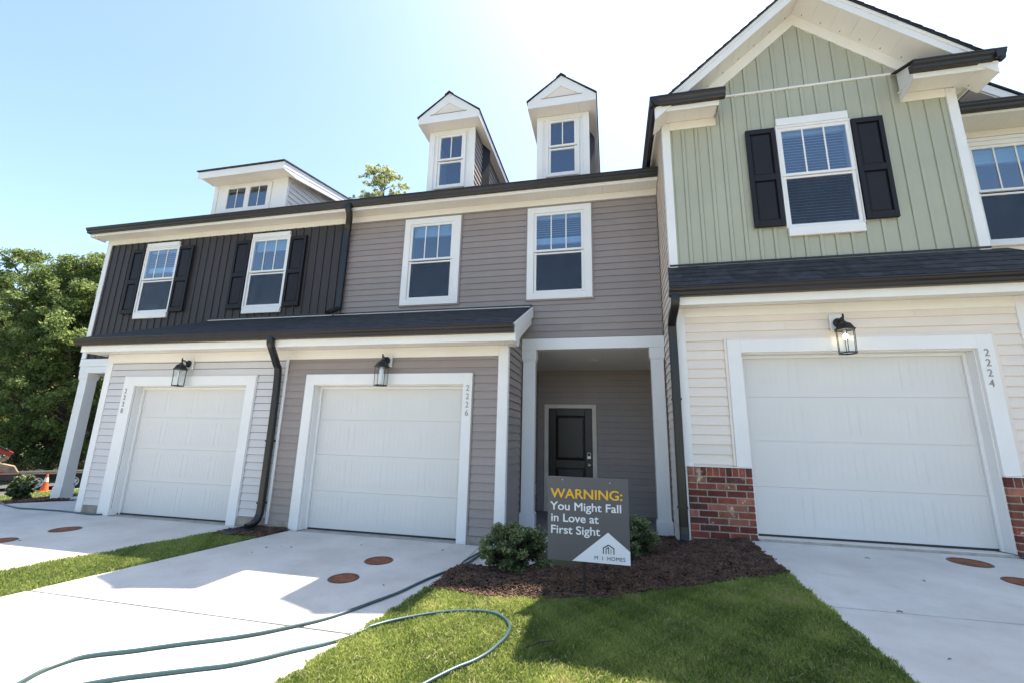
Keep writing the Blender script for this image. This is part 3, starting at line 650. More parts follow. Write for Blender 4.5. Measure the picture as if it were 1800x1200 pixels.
# dormers of B
def gable_dormer(house, xc, w, eave, side_m):
    yf = 6.95; zb, zt = 5.6, 7.19; yo = 6.68; x0, x1 = xc-w/2, xc+w/2; e0, e1 = xc-eave/2, xc+eave/2; ze, za = 7.34, 7.80; yback = 9.9
    gl = (xc-.218, xc+.208, 6.018, 7.03)
    bb = MB(); wall_front(bb, x0, x1, yf, yf+.05, zb, zt, [grow(gl, .04)]); bb.box(x0+.012, x0+.05, yf+.051, yback, zb, zt); bb.box(x1-.05, x1-.012, yf+.051, yback, zb, zt); dm = bb.build('dormer', W['white'], house)
    for fr, sg in (((x1-.010, yf+.052, math.pi/2), 1), ):
        z = 5.85
        while z < 7.18:
            zz = min(z+EXP, 7.19); ymax = min(yback-.2-yf, 2.6)
            ys = max((z-zE)/.5+YF-yf-.2, .02); me = board_mesh(side_m, 0, max(ymax, .1), 0, max(ymax, .1), zz-z, .017, .001, .006)
            o = bpy.data.objects.new('siding_board', me); o.location = frame_pt(fr, 0, z); o.rotation_euler = (0, 0, fr[2]); C.objects.link(o); o.parent = dm; z += EXP
    r = MB()
    for s in (-1, 1):
        xe = xc+s*eave/2
        r.loft([(xc, yo-.02, za), (xe+s*.02, yo-.02, ze-.015), (xe+s*.02, yback, ze-.015), (xc, 11, za)], [(xc, yo-.02, za+.016), (xe+s*.02, yo-.02, ze+.004), (xe+s*.02, yback, ze+.004), (xc, 11, za+.016)])
    r.build('roof', W['shingle'], dm)
    # shingle cap over the ridge
    MB().prism([(xc-.09, za-.045), (xc, za+.032), (xc+.09, za-.045), (xc+.085, za-.058), (xc, za+.015), (xc-.085, za-.058)], 'y', yo-.035, 10.9).build('ridge_cap', W['shingle'], dm)
    p = MB(); tz0, tz1 = 7.36, 7.585; tx = .335   # pediment boards round the triangular vent
    yb = yo+.03
    p.prism([(e0, 7.195), (e1, 7.195), (e1, ze-.018), (xc+tx+.1, tz0), (xc-tx-.1, tz0), (e0, ze-.018)], 'y', yo, yb)
    p.prism([(e0, ze-.017), (xc-tx-.099, tz0+.001), (xc-tx, tz0+.001), (xc, tz1), (xc, za-.002)], 'y', yo, yb)
    p.prism([(e1, ze-.017), (xc, za-.002), (xc, tz1), (xc+tx, tz0+.001), (xc+tx+.099, tz0+.001)], 'y', yo, yb)
    p.build('pediment_board', W['white'], dm, .002)
    MB().prism([(xc-tx, tz0), (xc+tx, tz0), (xc, tz1)], 'y', yb-.012, yb+.01).build('pediment_vent', W['cream'], dm)
    MB().box(xc-tx-.03, xc+tx+.03, yo-.008, yo+.004, tz0-.006, tz0+.004).build('vent_sill', W['taupe'], dm)
    n = 4; s = (e1-e0)/n
    for k in range(n): MB().box(e0+k*s+.001, e0+(k+1)*s-.001, yb+.001, yf-.001, 7.196, 7.206).build('soffit_panel', W['soffit'], dm)
    for a, c in ((e0, x0), (x1, e1)): MB().box(a, c, yf, yback, 7.196, 7.206).build('soffit_panel', W['soffit'], dm)
    for s in (-1, 1): MB().box(min(xc+s*eave/2, xc+s*(eave/2-.02)), max(xc+s*eave/2, xc+s*(eave/2-.02)), yb+.001, yback, 7.195, ze-.016).build('side_fascia', W['white'], dm)
    for q_ in ((x0-.012, x0+.10, yf-.014, yf-.001, zb, zt), (x1-.10, x1+.012, yf-.014, yf-.001, zb, zt), (x0+.1, x1-.1, yf-.0135, yf-.001, 7.10, zt)): MB().box(*q_).build('corner_board', W['white'], dm, .002)
    window(house, yf-.006, gl, 'plain', None, (6.475, 6.566), (gl[0]-.085, gl[1]+.085, gl[2]-.085, gl[3]+.07), cols=2)
gable_dormer(hb, -.733, .925, 1.215, W['taupe']); gable_dormer(hb, -2.868, .905, 1.215, W['taupe'])

# ================================================================ TOWNHOUSE A (charcoal, 2228)
XA0, XA1 = -11.02, -5.035
ha = thing('townhouse', 'end townhouse with charcoal board siding above a pale grey garage, number 2228', 'townhouse', (-8, 9, 0), 'attached townhouses in the row')
gA = (-8.083, -5.770, 0, 2.126)
winA = [(-9.79, -9.02, 3.835, 5.19), (-7.045, -6.28, 3.835, 5.19)]
b = MB()
wall_front(b, -8.80, XA1, Y1+.016, Y1+.16, 0.10, 2.9, [gA]); b.box(-8.80, -8.66, Y1+.161, 9.0, .0, 2.82)
wall_front(b, XA0, XA1, Y2+.016, Y2+.16, 2.82, 5.56, [grow(q, .04) for q in winA]); b.box(XA0, XA0+.15, Y2+.161, 17, 2.82, 5.6); b.box(XA0, XA1, 16.8, 17, 0, 5.6); b.box(XA0, XA0+.15, 9.2, 16.8, -.4, 2.82); b.box(XA0, -8.66, 9.0, 9.15, -.3, 2.82)
b.build('wall', W['charcoal'], ha)
box('foundation', W['curb'], ha, -8.795, -8.318, Y1+.002, Y1+.15, -.12, .135, 0); box('foundation', W['curb'], ha, -5.602, XA1, Y1+.002, Y1+.15, -.12, .135, 0)
hsiding(ha, W['grey'], (0, Y1+.015, 0), .135, 2.56, -8.68, XA1, [(-8.337, -5.583, 0, 2.306)])
MB().box(-8.337, -8.319, Y1-.012, Y1+.01, .13, 2.305).box(-5.601, -5.583, Y1-.012, Y1+.01, .13, 2.305).box(-8.319, -5.601, Y1-.012, Y1+.01, 2.287, 2.305).build('trim_channel', W['grey'], ha)
hsiding(ha, W['grey'], (-8.803, 8.9, -math.pi/2), .0, 2.8, 0, 8.9-Y1)
vsiding(ha, W['charcoal'], (0, Y2+.015, 0), XA0+.1, XA1+.13, 2.8, 5.43, [(q[0]-.075, q[1]+.075, q[2]-.075, q[3]+.075) for q in winA])
hsiding(ha, W['charcoal'], (XA0-.001, 17, -math.pi/2), 2.82, 5.5, 0, 17-Y2)
box('corner_board', W['white'], ha, XA0-.018, XA0+.10, Y2-.016, Y2+.014, 2.83, 5.53); box('corner_board', W['white'], ha, XA0-.018, XA0-.002, Y2+.015, Y2+.11, 2.83, 5.53)
box('corner_board', W['white'], ha, -8.815, -8.68, Y1-.012, Y1+.014, .02, 2.69); box('corner_board', W['white'], ha, -8.815, -8.801, Y1+.015, Y1+.10, .02, 2.69)
garage(ha, Y1, gA[0], gA[1], 0, 2.126, -8.318, -5.602, 2.286, -.004, -.012, Y1+.16)
digits(ha, '2228', -8.237, Y1-.024, 2.09, 1.64, 0)
window(ha, Y2, winA[0], 'a', (.40, 'down'), (4.465, 4.55), (-9.862, -8.950, 3.765, 5.262), (-9.845, -8.975, 5.352), (-9.842, -8.968, 3.655))
window(ha, Y2, winA[1], 'a', (.16, 'up'), (4.465, 4.55), (-7.122, -6.205, 3.765, 5.262), (-7.105, -6.222, 5.352), (-7.105, -6.225, 3.655))
for a, c in ((-10.208, -9.875), (-8.935, -8.568), (-7.498, -7.135), (-6.19, -5.822)): shutter(ha, a, c, 3.765, 5.228, Y2)
box('porch_beam', W['white'], ha, XA0, -8.80, Y2-.03, Y2+.15, 2.66, 2.82, .004); box('porch_beam', W['white'], ha, XA0+.02, -8.80, Y2-.022, Y2+.13, 2.52, 2.659, .004)
box('porch_beam', W['white'], ha, XA0, XA0+.18, Y2+.151, 9.1, 2.52, 2.82, .004)
post(ha, -10.975, -10.73, Y2-.028, Y2+.20, -.007, 2.519, .12, .24)
MB().box(XA0+.19, -8.81, Y2+.16, 9.0, 2.79, 2.815).build('porch_ceiling', W['ceil'], ha)
box('frieze_board', W['trim_bounce'], ha, XA0-.02, XA1+.003, Y2-.018, Y2+.01, 5.415, 5.532)
box('fascia', W['trim_bounce'], ha, XA0-.13, XA1+.004, YF, YF+.02, 5.508, 5.665)
soffit_run(ha, XA0-.13, XA1+.004, YF+.021, Y2-.0185, 5.532)
gutter_x(ha, XA0-.16, -4.901, YF, 5.565)
box('rake_board', W['white'], ha, XA0-.15, XA0-.131, YF, YF+.3, 5.50, 5.67)
r = MB(); roofpair(r, XA0-.14, XA1+.004); r.build('roof', W['shingle'], ha)
gw = MB(); gw.prism([(Y2+.1, 5.6), (11.8, 8.0), (16.8, 5.6)], 'x', XA0, XA0+.12); gw.build('gable_wall', W['charcoal'], ha)
shed(ha, -8.93, XA1+.004, hip=-7.9)
box('fascia', W['trim_bounce'], ha, -8.90, XA1+.004, 5.585, 5.605, 2.665, 2.86); box('fascia', W['trim_bounce'], ha, -8.92, -8.901, 5.585, Y2-.03, 2.665, 2.86)
box('frieze_board', W['trim_bounce'], ha, -8.679, XA1+.004, Y1-.012, Y1+.012, 2.54, 2.692)
soffit_run(ha, -8.90, XA1+.004, 5.606, Y1-.0125, 2.693)
gutter_x(ha, -8.99, XA1+.004, 5.584, 2.770)
gutter_y(ha, 5.55, Y2-.03, -8.921, 2.770, -1)
spout(ha, smooth_path([(-5.04, 5.53, 2.80), (-5.04, 5.53, 2.71), (-5.05, 5.60, 2.62), (-5.12, 5.80, 2.44), (-5.135, 5.875, 2.30), (-5.135, 5.90, 1.6), (-5.13, 5.90, .30)], 4)+[Vector((-5.13, 5.89, .2)), Vector((-5.14, 5.86, .12)), Vector((-5.155, 5.80, .07)), Vector((-5.18, 5.72, .055))], .10, .075)
for z in (1.25, .35): box('spout_strap', W['spout'], ha, -5.19, -5.078, 5.862, 5.965, z, z+.025, 0)
# shed dormer on A
dx0, dx1, yf = -8.30, -6.475, 6.95
bb = MB(); hw = [(-7.925, -7.485, 6.0, 6.468), (-7.37, -6.938, 6.03-.03, 6.468)]
wall_front(bb, dx0, dx1, yf, yf+.05, 5.6, 6.60, [grow(q, .03) for q in hw]); bb.box(dx0, dx0+.05, yf+.051, 8.9, 5.6, 6.6); bb.box(dx1-.05, dx1, yf+.051, 9.2, 5.6, 6.6); bb.prism([(yf+.051, 6.601), (9.2, 6.601), (9.2, 7.05), (yf+.051, 6.62)], 'x', dx1-.049, dx1-.001)
dm = bb.build('dormer', W['white'], ha)
z = 5.85
while z < 7.05:
    y0 = 0 if z < 6.56 else (z-6.56)/.2
    me = board_mesh(W['grey'], 0, 2.3-y0, .0 if z < 6.5 else .3, 2.3-y0, EXP, .017, .001, .006); o = bpy.data.objects.new('siding_board', me); o.location = (dx1+.001, yf+.06+y0, z); o.rotation_euler = (0, 0, math.pi/2); C.objects.link(o); o.parent = dm; z += EXP
rx0, rx1, ry0 = -8.42, -6.30, 6.60
MB().prism([(ry0-.03, 6.725), (9.6, 7.28), (9.6, 7.305), (ry0-.03, 6.75)], 'x', rx0-.02, rx1+.02).build('roof', W['shingle'], dm)
box('fascia', W['white'], dm, rx0, rx1, ry0, ry0+.02, 6.565, 6.722)
MB().prism([(ry0+.021, 6.605), (9.5, 7.14), (9.5, 7.262), (ry0+.021, 6.722)], 'x', rx1-.02, rx1).build('rake_board', W['white'], dm)
MB().prism([(ry0+.021, 6.565), (7.0, 6.565), (9.5, 7.06), (9.5, 7.138), (ry0+.021, 6.604)], 'x', rx1-.045, rx1-.005).build('rake_board', W['white'], dm)
MB().prism([(ry0+.021, 6.605), (9.5, 7.14), (9.5, 7.262), (ry0+.021, 6.722)], 'x', rx0, rx0+.02).build('rake_board', W['white'], dm)
n = 7; s = (rx1-rx0-.08)/n
for k in range(n): MB().box(rx0+.04+k*s+.001, rx0+.04+(k+1)*s-.001, ry0+.021, yf-.001, 6.60, 6.612).build('soffit_panel', W['soffit'], dm)
MB().prism([(yf, 6.6), (9.4, 7.10), (9.4, 7.115), (yf, 6.615)], 'x', dx1+.016, rx1-.046).build('soffit_panel', W['soffit'], dm)
MB().box(dx0-.01, dx0+.09, yf-.013, yf-.001, 5.6, 6.598).build('corner_board', W['white'], dm, .002); MB().box(dx1-.08, dx1+.014, yf-.013, yf-.001, 5.6, 6.598).build('corner_board', W['white'], dm, .002)
wt = MB(); yy = yf-.03
wt.box(-8.03, -7.925, yy, yf, 5.90, 6.55).box(-7.485, -7.37, yy, yf, 5.90, 6.55).box(-6.938, -6.84, yy, yf, 5.90, 6.55)
for q in hw: wt.box(q[0], q[1], yy+.0005, yf, 5.90, q[2]).box(q[0], q[1], yy+.0005, yf, q[3], 6.55)
wn = wt.build('window', W['white'], ha, .002)
for q in hw:
    MB().box(q[0]-.01, q[1]+.01, yy+.02, yy+.025, q[2]-.01, q[3]+.01).build('pane', W['glass'], wn); xm = (q[0]+q[1])/2
    MB().box(xm-.008, xm+.008, yy+.012, yy+.019, q[2], q[3]).build('muntin', W['white'], wn)
    a_, c_, e_, g_ = q[0]-.03, q[1]+.03, q[2]-.03, q[3]+.03
    MB().add([(a_, yf+.002, e_), (c_, yf+.002, e_), (c_, yf+.002, g_), (a_, yf+.002, g_), (a_, yf+.5, e_-.1), (c_, yf+.5, e_-.1), (c_, yf+.5, g_+.08), (a_, yf+.5, g_+.08)], [(4, 5, 6, 7), (0, 1, 5, 4), (1, 2, 6, 5), (2, 3, 7, 6), (3, 0, 4, 7)]).build('room_recess', W['inside'], wn)

# ================================================================ TOWNHOUSE C (sage and cream, 2224)
Y4, Y5 = 5.86, 5.93; XC0, XC1, XC2 = .83, 4.43, 4.60
hc = thing('townhouse', 'sage green gabled townhouse over a cream garage with brick piers, number 2224', 'townhouse', (3, 9, .31), 'attached townhouses in the row')
gC = (1.600, 4.043, .335, 2.497); gl = (2.373, 3.147, 4.20, 5.585)
GX, GS, GZ = 2.70, .86, 7.31   # gable centre, slope, green apex
b = MB()
wall_front(b, XC0+.012, XC2, Y4+.016, Y4+.16, .2, 3.1, [gC]); wall_front(b, XC0+.012, XC1, Y5+.016, Y5+.16, 3.1, 6.3, [grow(gl, .04)])
b.prism([(XC0+.012, 6.3), (XC1, 6.3), (XC1, 5.95+.0), (XC1-.001, 6.31), (GX, GZ+.35), (XC0+.014, 6.31)], 'y', Y5+.016, Y5+.15)
b.box(XC0+.012, XC0+.16, Y4+.161, 17, .0, 6.0); b.box(XC2-.15, XC2-.001, Y4+.161, 6.9, .2, 3.1); b.box(XC1-.15, XC1-.001, Y5+.161, 7.2, 3.1, 6.0); b.box(XC0+.012, 4.6, 16.8, 17, 0, 6)
b.build('wall', W['cream'], hc)
gy = Y4+.015
hsiding(hc, W['cream'], (0, gy, 0), 1.135, 2.99, XC0+.13, 4.485, [(1.41, 4.235, 0, 2.69)], exp=.1165)
MB().box(1.41, 1.443, Y4-.012, Y4+.012, 1.13, 2.689).box(4.199, 4.235, Y4-.012, Y4+.012, 1.13, 2.689).box(1.443, 4.199, Y4-.012, Y4+.012, 2.656, 2.689).build('trim_channel', W['cream'], hc, .004)
hsiding(hc, W['cream'], (XC0+.011, Y2+1.1, -math.pi/2), .10, 3.15, 1.1+.0, Y2+1.1-Y4-.02, exp=EXP)
hsiding(hc, W['cream'], (XC0+.011, 9.4, -math.pi/2), 3.18, 5.99, 0, 9.4-Y5-.02, exp=EXP)
def gtop(u): return GZ-GS*abs(u-GX)
vsiding(hc, W['sage'], (0, Y5+.015, 0), XC0+.08, XC1-.08, 3.70, 6.262, [(gl[0]-.07, gl[1]+.07, gl[2]-.07, gl[3]+.07)])
vsiding(hc, W['sage'], (0, Y5+.012, 0), 1.60, 3.98, 6.285, lambda u: max(gtop(u)+.03, 6.29), pitch=.19)
MB().box(1.55, 3.90, Y5-.016, Y5+.01, 6.258, 6.283).build('trim_channel', W['white'], hc)
MB().box(XC0+.08, XC1-.08, Y5-.012, Y5+.01, 3.675, 3.70).build('trim_channel', W['sage'], hc)
box('corner_board', W['white'], hc, XC0-.004, XC0+.105, Y5-.018, Y5+.014, 3.62, 5.94); box('corner_board', W['white'], hc, XC1-.105, XC1+.004, Y5-.018, Y5+.014, 3.64, 5.94)
box('corner_board', W['white'], hc, XC0-.004, XC0+.008, Y5+.015, Y5+.09, 3.62, 5.94)
box('corner_board', W['white'], hc, XC0-.006, XC0+.13, Y4-.014, Y4+.014, 1.112, 3.09); box('corner_board', W['white'], hc, XC0-.006, XC0+.008, Y4+.0145, Y4+.05, .2, 3.09)
box('corner_board', W['white'], hc, 4.485, XC2+.006, Y4-.014, Y4+.014, 1.112, 3.09); box('corner_board', W['white'], hc, XC2-.004, XC2+.012, Y4+.015, Y4+.08, .3, 3.09)
hsiding(hc, W['cream'], (XC2+.001, Y4+.05, math.pi/2), .35, 3.1, 0, 1.0)
garage(hc, Y4, gC[0], gC[1], gC[2], gC[3], 1.443, 4.199, 2.655, 1.118, 1.118, Y4+.17)
digits(hc, '2224', 4.112, Y4-.024, 2.505, 2.045, -.012)
window(hc, Y5, gl, 'c', (1.36, 'down'), (4.862, 4.936), (2.303, 3.200, 4.148, 5.662), (2.318, 3.185, 5.776), (2.32, 3.187, 4.028))
shutter(hc, 1.922, 2.288, 4.178, 5.640, Y5); shutter(hc, 3.210, 3.570, 4.185, 5.635, Y5)
# brick piers
def pier(x0, x1, yf, z0, seed):
    rnd = random.Random(seed); top = 1.105
    MB().box(x0+.005, x1-.005, yf+.004, yf+.19, z0-.1, top-.004).build('pier_mortar', W['mortar'], hc)
    H = .0775; L = .215; J = .013; D = .10
    def brick(a, c, zb, zt, ya, yb):
        j = rnd.uniform(-.0015, .0015); MB().box(a, c, ya+j, yb, zb, zt).build('brick', W['brick'], hc, .003)
    xx = x0; n = round((x1-x0)/.0735); wdt = (x1-x0)/n    # rowlock course on top
    for k in range(n): brick(x0+k*wdt+J/2*(k > 0), x0+(k+1)*wdt-J/2*(k < n-1), top-.100, top, yf-.002, yf+.2)
    z = top-.100-J; row = 0
    while z > z0-.05:
        zb = z-(H-J); off = (.5 if row % 2 else 1.0)*L; x = x0; first = True
        while x < x1-.01:
            q = min(x+(off if first else L), x1); 
            if x1-q < .05: q = x1
            brick(x, q-(J if q < x1 else 0), zb, z, yf, yf+D if not (q == x1) else yf+.2); first = False; x = q
        z = zb-J; row += 1
    return
pier(.884, 1.600, 5.838, .20, 3); pier(4.044, 4.62, 5.838, .30, 7)
box('pier_cap', W['white'], hc, XC0+.0, 1.603, 5.822, 5.9, 1.106, 1.117, .002); box('pier_cap', W['white'], hc, 4.041, 4.64, 5.822, 5.9, 1.106, 1.117, .002)
box('corner_trim', W['white'], hc, .862, .882, 5.842, 5.96, .2, 1.105)
# shed roof C
E0, E1, TZ = 5.48, Y5-.003, 3.70; EZ = 3.275
MB().loft([(.745, E0, EZ-.03), (5.02, E0, EZ-.03), (4.60, E1, TZ-.03), (.80, E1, TZ-.03)], [(.745, E0, EZ), (5.02, E0, EZ), (4.60, E1, TZ), (.80, E1, TZ)]).build('shed_roof', W['shingle'], hc)
MB().add([(5.02, E0, EZ), (5.02, 6.85, EZ), (4.60, 6.85, TZ), (4.60, E1, TZ)], [(0, 1, 2, 3)]).build('shed_roof', W['shingle'], hc)
shingle_roof(hc, ((.745, E0, EZ+.001), (5.02, E0, EZ+.001), (4.60, E1, TZ+.001), (.80, E1, TZ+.001)), 5, 13, 5)
box('roof_flashing', W['gutter'], hc, XC0, XC1, Y5-.028, Y5-.0185, TZ+.004, TZ+.03, 0)
gutter_x(hc, .745, 5.05, 5.56, 3.155)
box('fascia', W['trim_bounce'], hc, .80, 5.0, 5.561, 5.581, 3.055, 3.25); box('frieze_board', W['trim_bounce'], hc, XC0+.131, 4.484, Y4-.012, Y4+.012, 2.968, 3.092)
soffit_run(hc, .80, 5.0, 5.582, Y4-.0145, 3.092)
box('fascia', W['trim_bounce'], hc, .80, .815, 5.582, Y4+.0, 3.055, 3.25)
# front gable: returns, rake, soffit
yo = 5.60; ga = 7.66; k_=.022
def rake_side(s, xe, ze_off=0):
    # rake fascia board from the apex down to the eave return
    xa = GX; sl = GS; xb = xe
    zt_a = ga; zt_b = ga-sl*abs(xb-xa)
    MB().prism([(xa, zt_a), (xb, zt_b), (xb, zt_b-.17), (xa, zt_a-.17)], 'y', yo-.02, yo).build('rake_board', W['white'], hc, .002)
    MB().prism([(xa, zt_a+.0), (xb, zt_b+.0), (xb, zt_b-.055), (xa, zt_a-.055)], 'y', yo-.034, yo-.0205).build('rake_mould', W['white'], hc, .002)
    # soffit panels under the rake
    n = 9
    for k in range(n):
        x0 = xa+(xb-xa)*k/n; x1 = xa+(xb-xa)*(k+1)/n; z0 = zt_a-.165-sl*abs(x0-xa); z1 = zt_a-.165-sl*abs(x1-xa); g = .0012*(1 if xb > xa else -1)
        MB().loft([(x0+g, yo+.001, z0), (x1-g, yo+.001, z1), (x1-g, Y5-.013, z1), (x0+g, Y5-.013, z0)], [(x0+g, yo+.001, z0+.012), (x1-g, yo+.001, z1+.012), (x1-g, Y5-.013, z1+.012), (x0+g, Y5-.013, z0+.012)]).build('soffit_panel', W['soffit_plain'], hc)
        xm = (x0+x1)/2; zm = (z0+z1)/2; MB().box(xm-.008, xm+.008, Y5-.07, Y5-.05, zm-.004, zm+.002).build('soffit_vent', W['taupe'], hc)
    # rake frieze on the wall
    xq = xa+s*1.38; zq = zt_a-sl*1.38
    MB().prism([(xa, zt_a-.153), (xq, zq-.153), (xq, zq-.350), (xa, GZ)], 'y', Y5-.012, Y5+.008).build('frieze_board', W['trim_bounce'], hc, .002)
    rf = MB(); k = .022
    rf.loft([(xa, yo-.05, zt_a+.001), (xb+s*.02, yo-.05, zt_b-.016), (xb+s*.02, 12, zt_b-.016), (xa, 12, zt_a+.001)], [(xa, yo-.05, zt_a+k), (xb+s*.02, yo-.05, zt_b-.016+k), (xb+s*.02, 12, zt_b-.016+k), (xa, 12, zt_a+k)]); rf.build('roof', W['shingle'], hc)
    # ragged shingle ends along the rake
    rnd = random.Random(int(xe*10)); e = MB(); n = 17
    for q in range(n):
        x0 = xa+(xb-xa)*q/n; x1 = xa+(xb-xa)*(q+1)/n; z0 = zt_a-sl*abs(x0-xa)+k; z1 = zt_a-sl*abs(x1-xa)+k; t = .014
        e.loft([(x0, yo-.062, z0), (x1, yo-.062, z1), (x1, yo+.3, z1), (x0, yo+.3, z0)], [(x0, yo-.062, z0+.002), (x1, yo-.062, z1+t), (x1, yo+.3, z1+t), (x0, yo+.3, z0+.002)])
    e.build('shingle_edge', W['shingle'], hc)
W['soffit_plain'] = mat('white_rake_soffit', (.76, .735, .69), .5, .02, 2)
rake_side(-1, .70); rake_side(1, 4.66)
# left return box
def ret(x0, x1, side):
    zs = 5.935
    box('return_fascia', W['trim_bounce'], hc, x0, x1, yo, yo+.018, zs-.04, 6.07)
    box('frieze_board', W['trim_bounce'], hc, max(x0, XC0+.106), min(x1+.02 if side > 0 else x1-.0, XC1-.106) if side < 0 else XC1-.106, Y5-.016, Y5+.008, 5.82, 5.945)
ret_l = (.745, 1.545); ret_r = (3.80, 4.60)
for (x0, x1), s in ((ret_l, -1), (ret_r, 1)):
    box('return_fascia', W['trim_bounce'], hc, x0, x1, yo, yo+.018, 5.895, 6.075)
    fx0, fx1 = (XC0+.106, x1+.02) if s < 0 else (x0+.03, XC1-.106)
    box('frieze_board', W['trim_bounce'], hc, fx0, fx1, Y5-.016, Y5+.008, 5.822, 5.944)
    xin = x1 if s < 0 else x0
    MB().add([(xin, yo+.0, 5.895), (xin, yo, 6.10), (xin+(.04 if s < 0 else .03), Y5-.017, 6.25), (xin+(.04 if s < 0 else .03), Y5-.017, 5.822), (xin-.012*s*-1, yo, 5.895)], [(0, 1, 2, 3)]).build('return_end', W['white'], hc)
    n = 4; xa, xb = (x0, x1) if s < 0 else (x0, XC1)
    for k in range(n):
        a = xa+(xb-xa)*k/n; c = xa+(xb-xa)*(k+1)/n; MB().box(a+.001, c-.001, yo+.019, Y5-.017, 5.945, 5.956).build('soffit_panel', W['soffit_plain'], hc)
    MB().loft([(x0 if s < 0 else x0-.03, yo-.1, 6.075), (x1+.03 if s < 0 else x1, yo-.1, 6.075), (x1+.03 if s < 0 else x1, Y5, 6.26), (x0 if s < 0 else x0-.03, Y5, 6.26)], [(x0 if s < 0 else x0-.03, yo-.1, 6.09), (x1+.03 if s < 0 else x1, yo-.1, 6.09), (x1+.03 if s < 0 else x1, Y5, 6.275), (x0 if s < 0 else x0-.03, Y5, 6.275)]).build('return_roof', W['shingle'], hc)
gutter_x(hc, .635, 1.615, yo-.001, 5.965); gutter_x(hc, 3.765, 4.715, yo-.001, 5.965)
gutter_y(hc, 5.49, 8.2, .745, 5.965, -1); gutter_y(hc, 5.49, 7.2, 4.60, 5.965, 1)
box('fascia', W['trim_bounce'], hc, .746, .762, yo+.019, 8.2, 5.895, 6.08); box('fascia', W['trim_bounce'], hc, 4.582, 4.599, yo+.019, 7.2, 5.895, 6.08)
n = 8
for k in range(n):
    a = Y5-.016+(8.2-Y5)*k/n; c = Y5-.016+(8.2-Y5)*(k+1)/n; MB().box(.763, XC0+.01, a+.001, c-.001, 5.945, 5.956).build('soffit_panel', W['soffit_plain'], hc)
for k in range(5):
    a = yo+.02+(7.2-yo)*k/5; c = yo+.02+(7.2-yo)*(k+1)/5; MB().box(XC1+.001, 4.581, a+.001, c-.001, 5.946, 5.957).build('soffit_panel', W['soffit_plain'], hc)
hsiding(hc, W['sage'], (XC1+.001, Y5+.06, math.pi/2), 3.7, 5.94, 0, 1.2)
spout(hc, smooth_path([(.812, 5.51, 3.18), (.812, 5.51, 3.10), (.806, 5.56, 3.02), (.79, 5.70, 2.90), (.795, 5.785, 2.78), (.80, 5.80, 2.2), (.80, 5.80, .42)], 4)+[Vector((.80, 5.79, .33)), Vector((.785, 5.74, .26)), Vector((.74, 5.66, .225)), Vector((.69, 5.60, .215))], .10, .075)
for z in (1.9, .62): box('spout_strap', W['spout'], hc, .742, .858, 5.76, 5.85, z, z+.025, 0)
r = MB(); roofpair(r, XC0+.0, 4.75, .33, ye=7.4, yr=11.8); r.build('roof', W['shingle'], hc)

# ================================================================ TOWNHOUSE D (cut by the frame)
hd = thing('townhouse', 'cream townhouse at the right edge, window set back beside the sage gable', 'townhouse', (7.5, 9, .31), 'attached townhouses in the row')
YD = 6.90; gl = (5.185, 5.96, 4.212, 5.61); XD0, XD1 = 4.46, 10.4
b = MB(); wall_front(b, XD0, XD1, YD+.016, YD+.16, .2, 5.95, [grow(gl, .04)]); b.box(XD1-.15, XD1, YD+.161, 17, 0, 5.95); b.box(XD0, XD1, 16.8, 17, 0, 5.95); b.build('wall', W['cream'], hd)
hsiding(hd, W['cream'], (0, YD+.015, 0), 3.3, 5.83, XD0, XD1-.1, [(5.05, 6.10, 4.07, 5.75)])
window(hd, YD, gl, 'b', (.17, 'up'), (4.872, 4.962), (5.09, 6.055, 4.108, 5.72), (5.07, 6.075, 5.775), None)
box('frieze_board', W['trim_bounce'], hd, XD0, XD1, YD-.016, YD+.008, 5.80, 5.90); box('fascia', W['trim_bounce'], hd, XD0+.19, XD1, 6.45, 6.47, 5.87, 6.0)
soffit_run(hd, XD0+.15, 8.0, 6.471, YD-.0165, 5.90)
gutter_x(hd, 4.70, XD1, 6.449, 5.905)
r = MB(); roofpair(r, 4.751, XD1+.1, .33, ye=6.40, yr=11.8); r.build('roof', W['shingle'], hd)
hsiding(hd, W['cream'], (0, YD+.015, 0), .4, 3.2, 4.7, XD1-.1)
# small gable on D's roof
dm = MB().prism([(4.2, 5.95), (5.62, 5.95), (4.6, 6.95), (4.2, 6.95)], 'y', 7.0, 7.1).build('dormer', W['taupe'], hd)
MB().prism([(5.80, 6.285), (4.6, 7.16), (4.6, 7.02), (5.80, 6.145)], 'y', 6.74, 6.76).build('rake_board', W['white'], dm)
MB().prism([(5.80, 6.145), (4.6, 7.02), (4.6, 7.0), (5.80, 6.125)], 'y', 6.761, 7.0).build('soffit_panel', W['soffit_plain'], dm)
MB().prism([(5.84, 6.275), (4.6, 7.178), (4.6, 7.205), (5.84, 6.30)], 'y', 6.72, 8.4).build('roof', W['shingle'], dm)

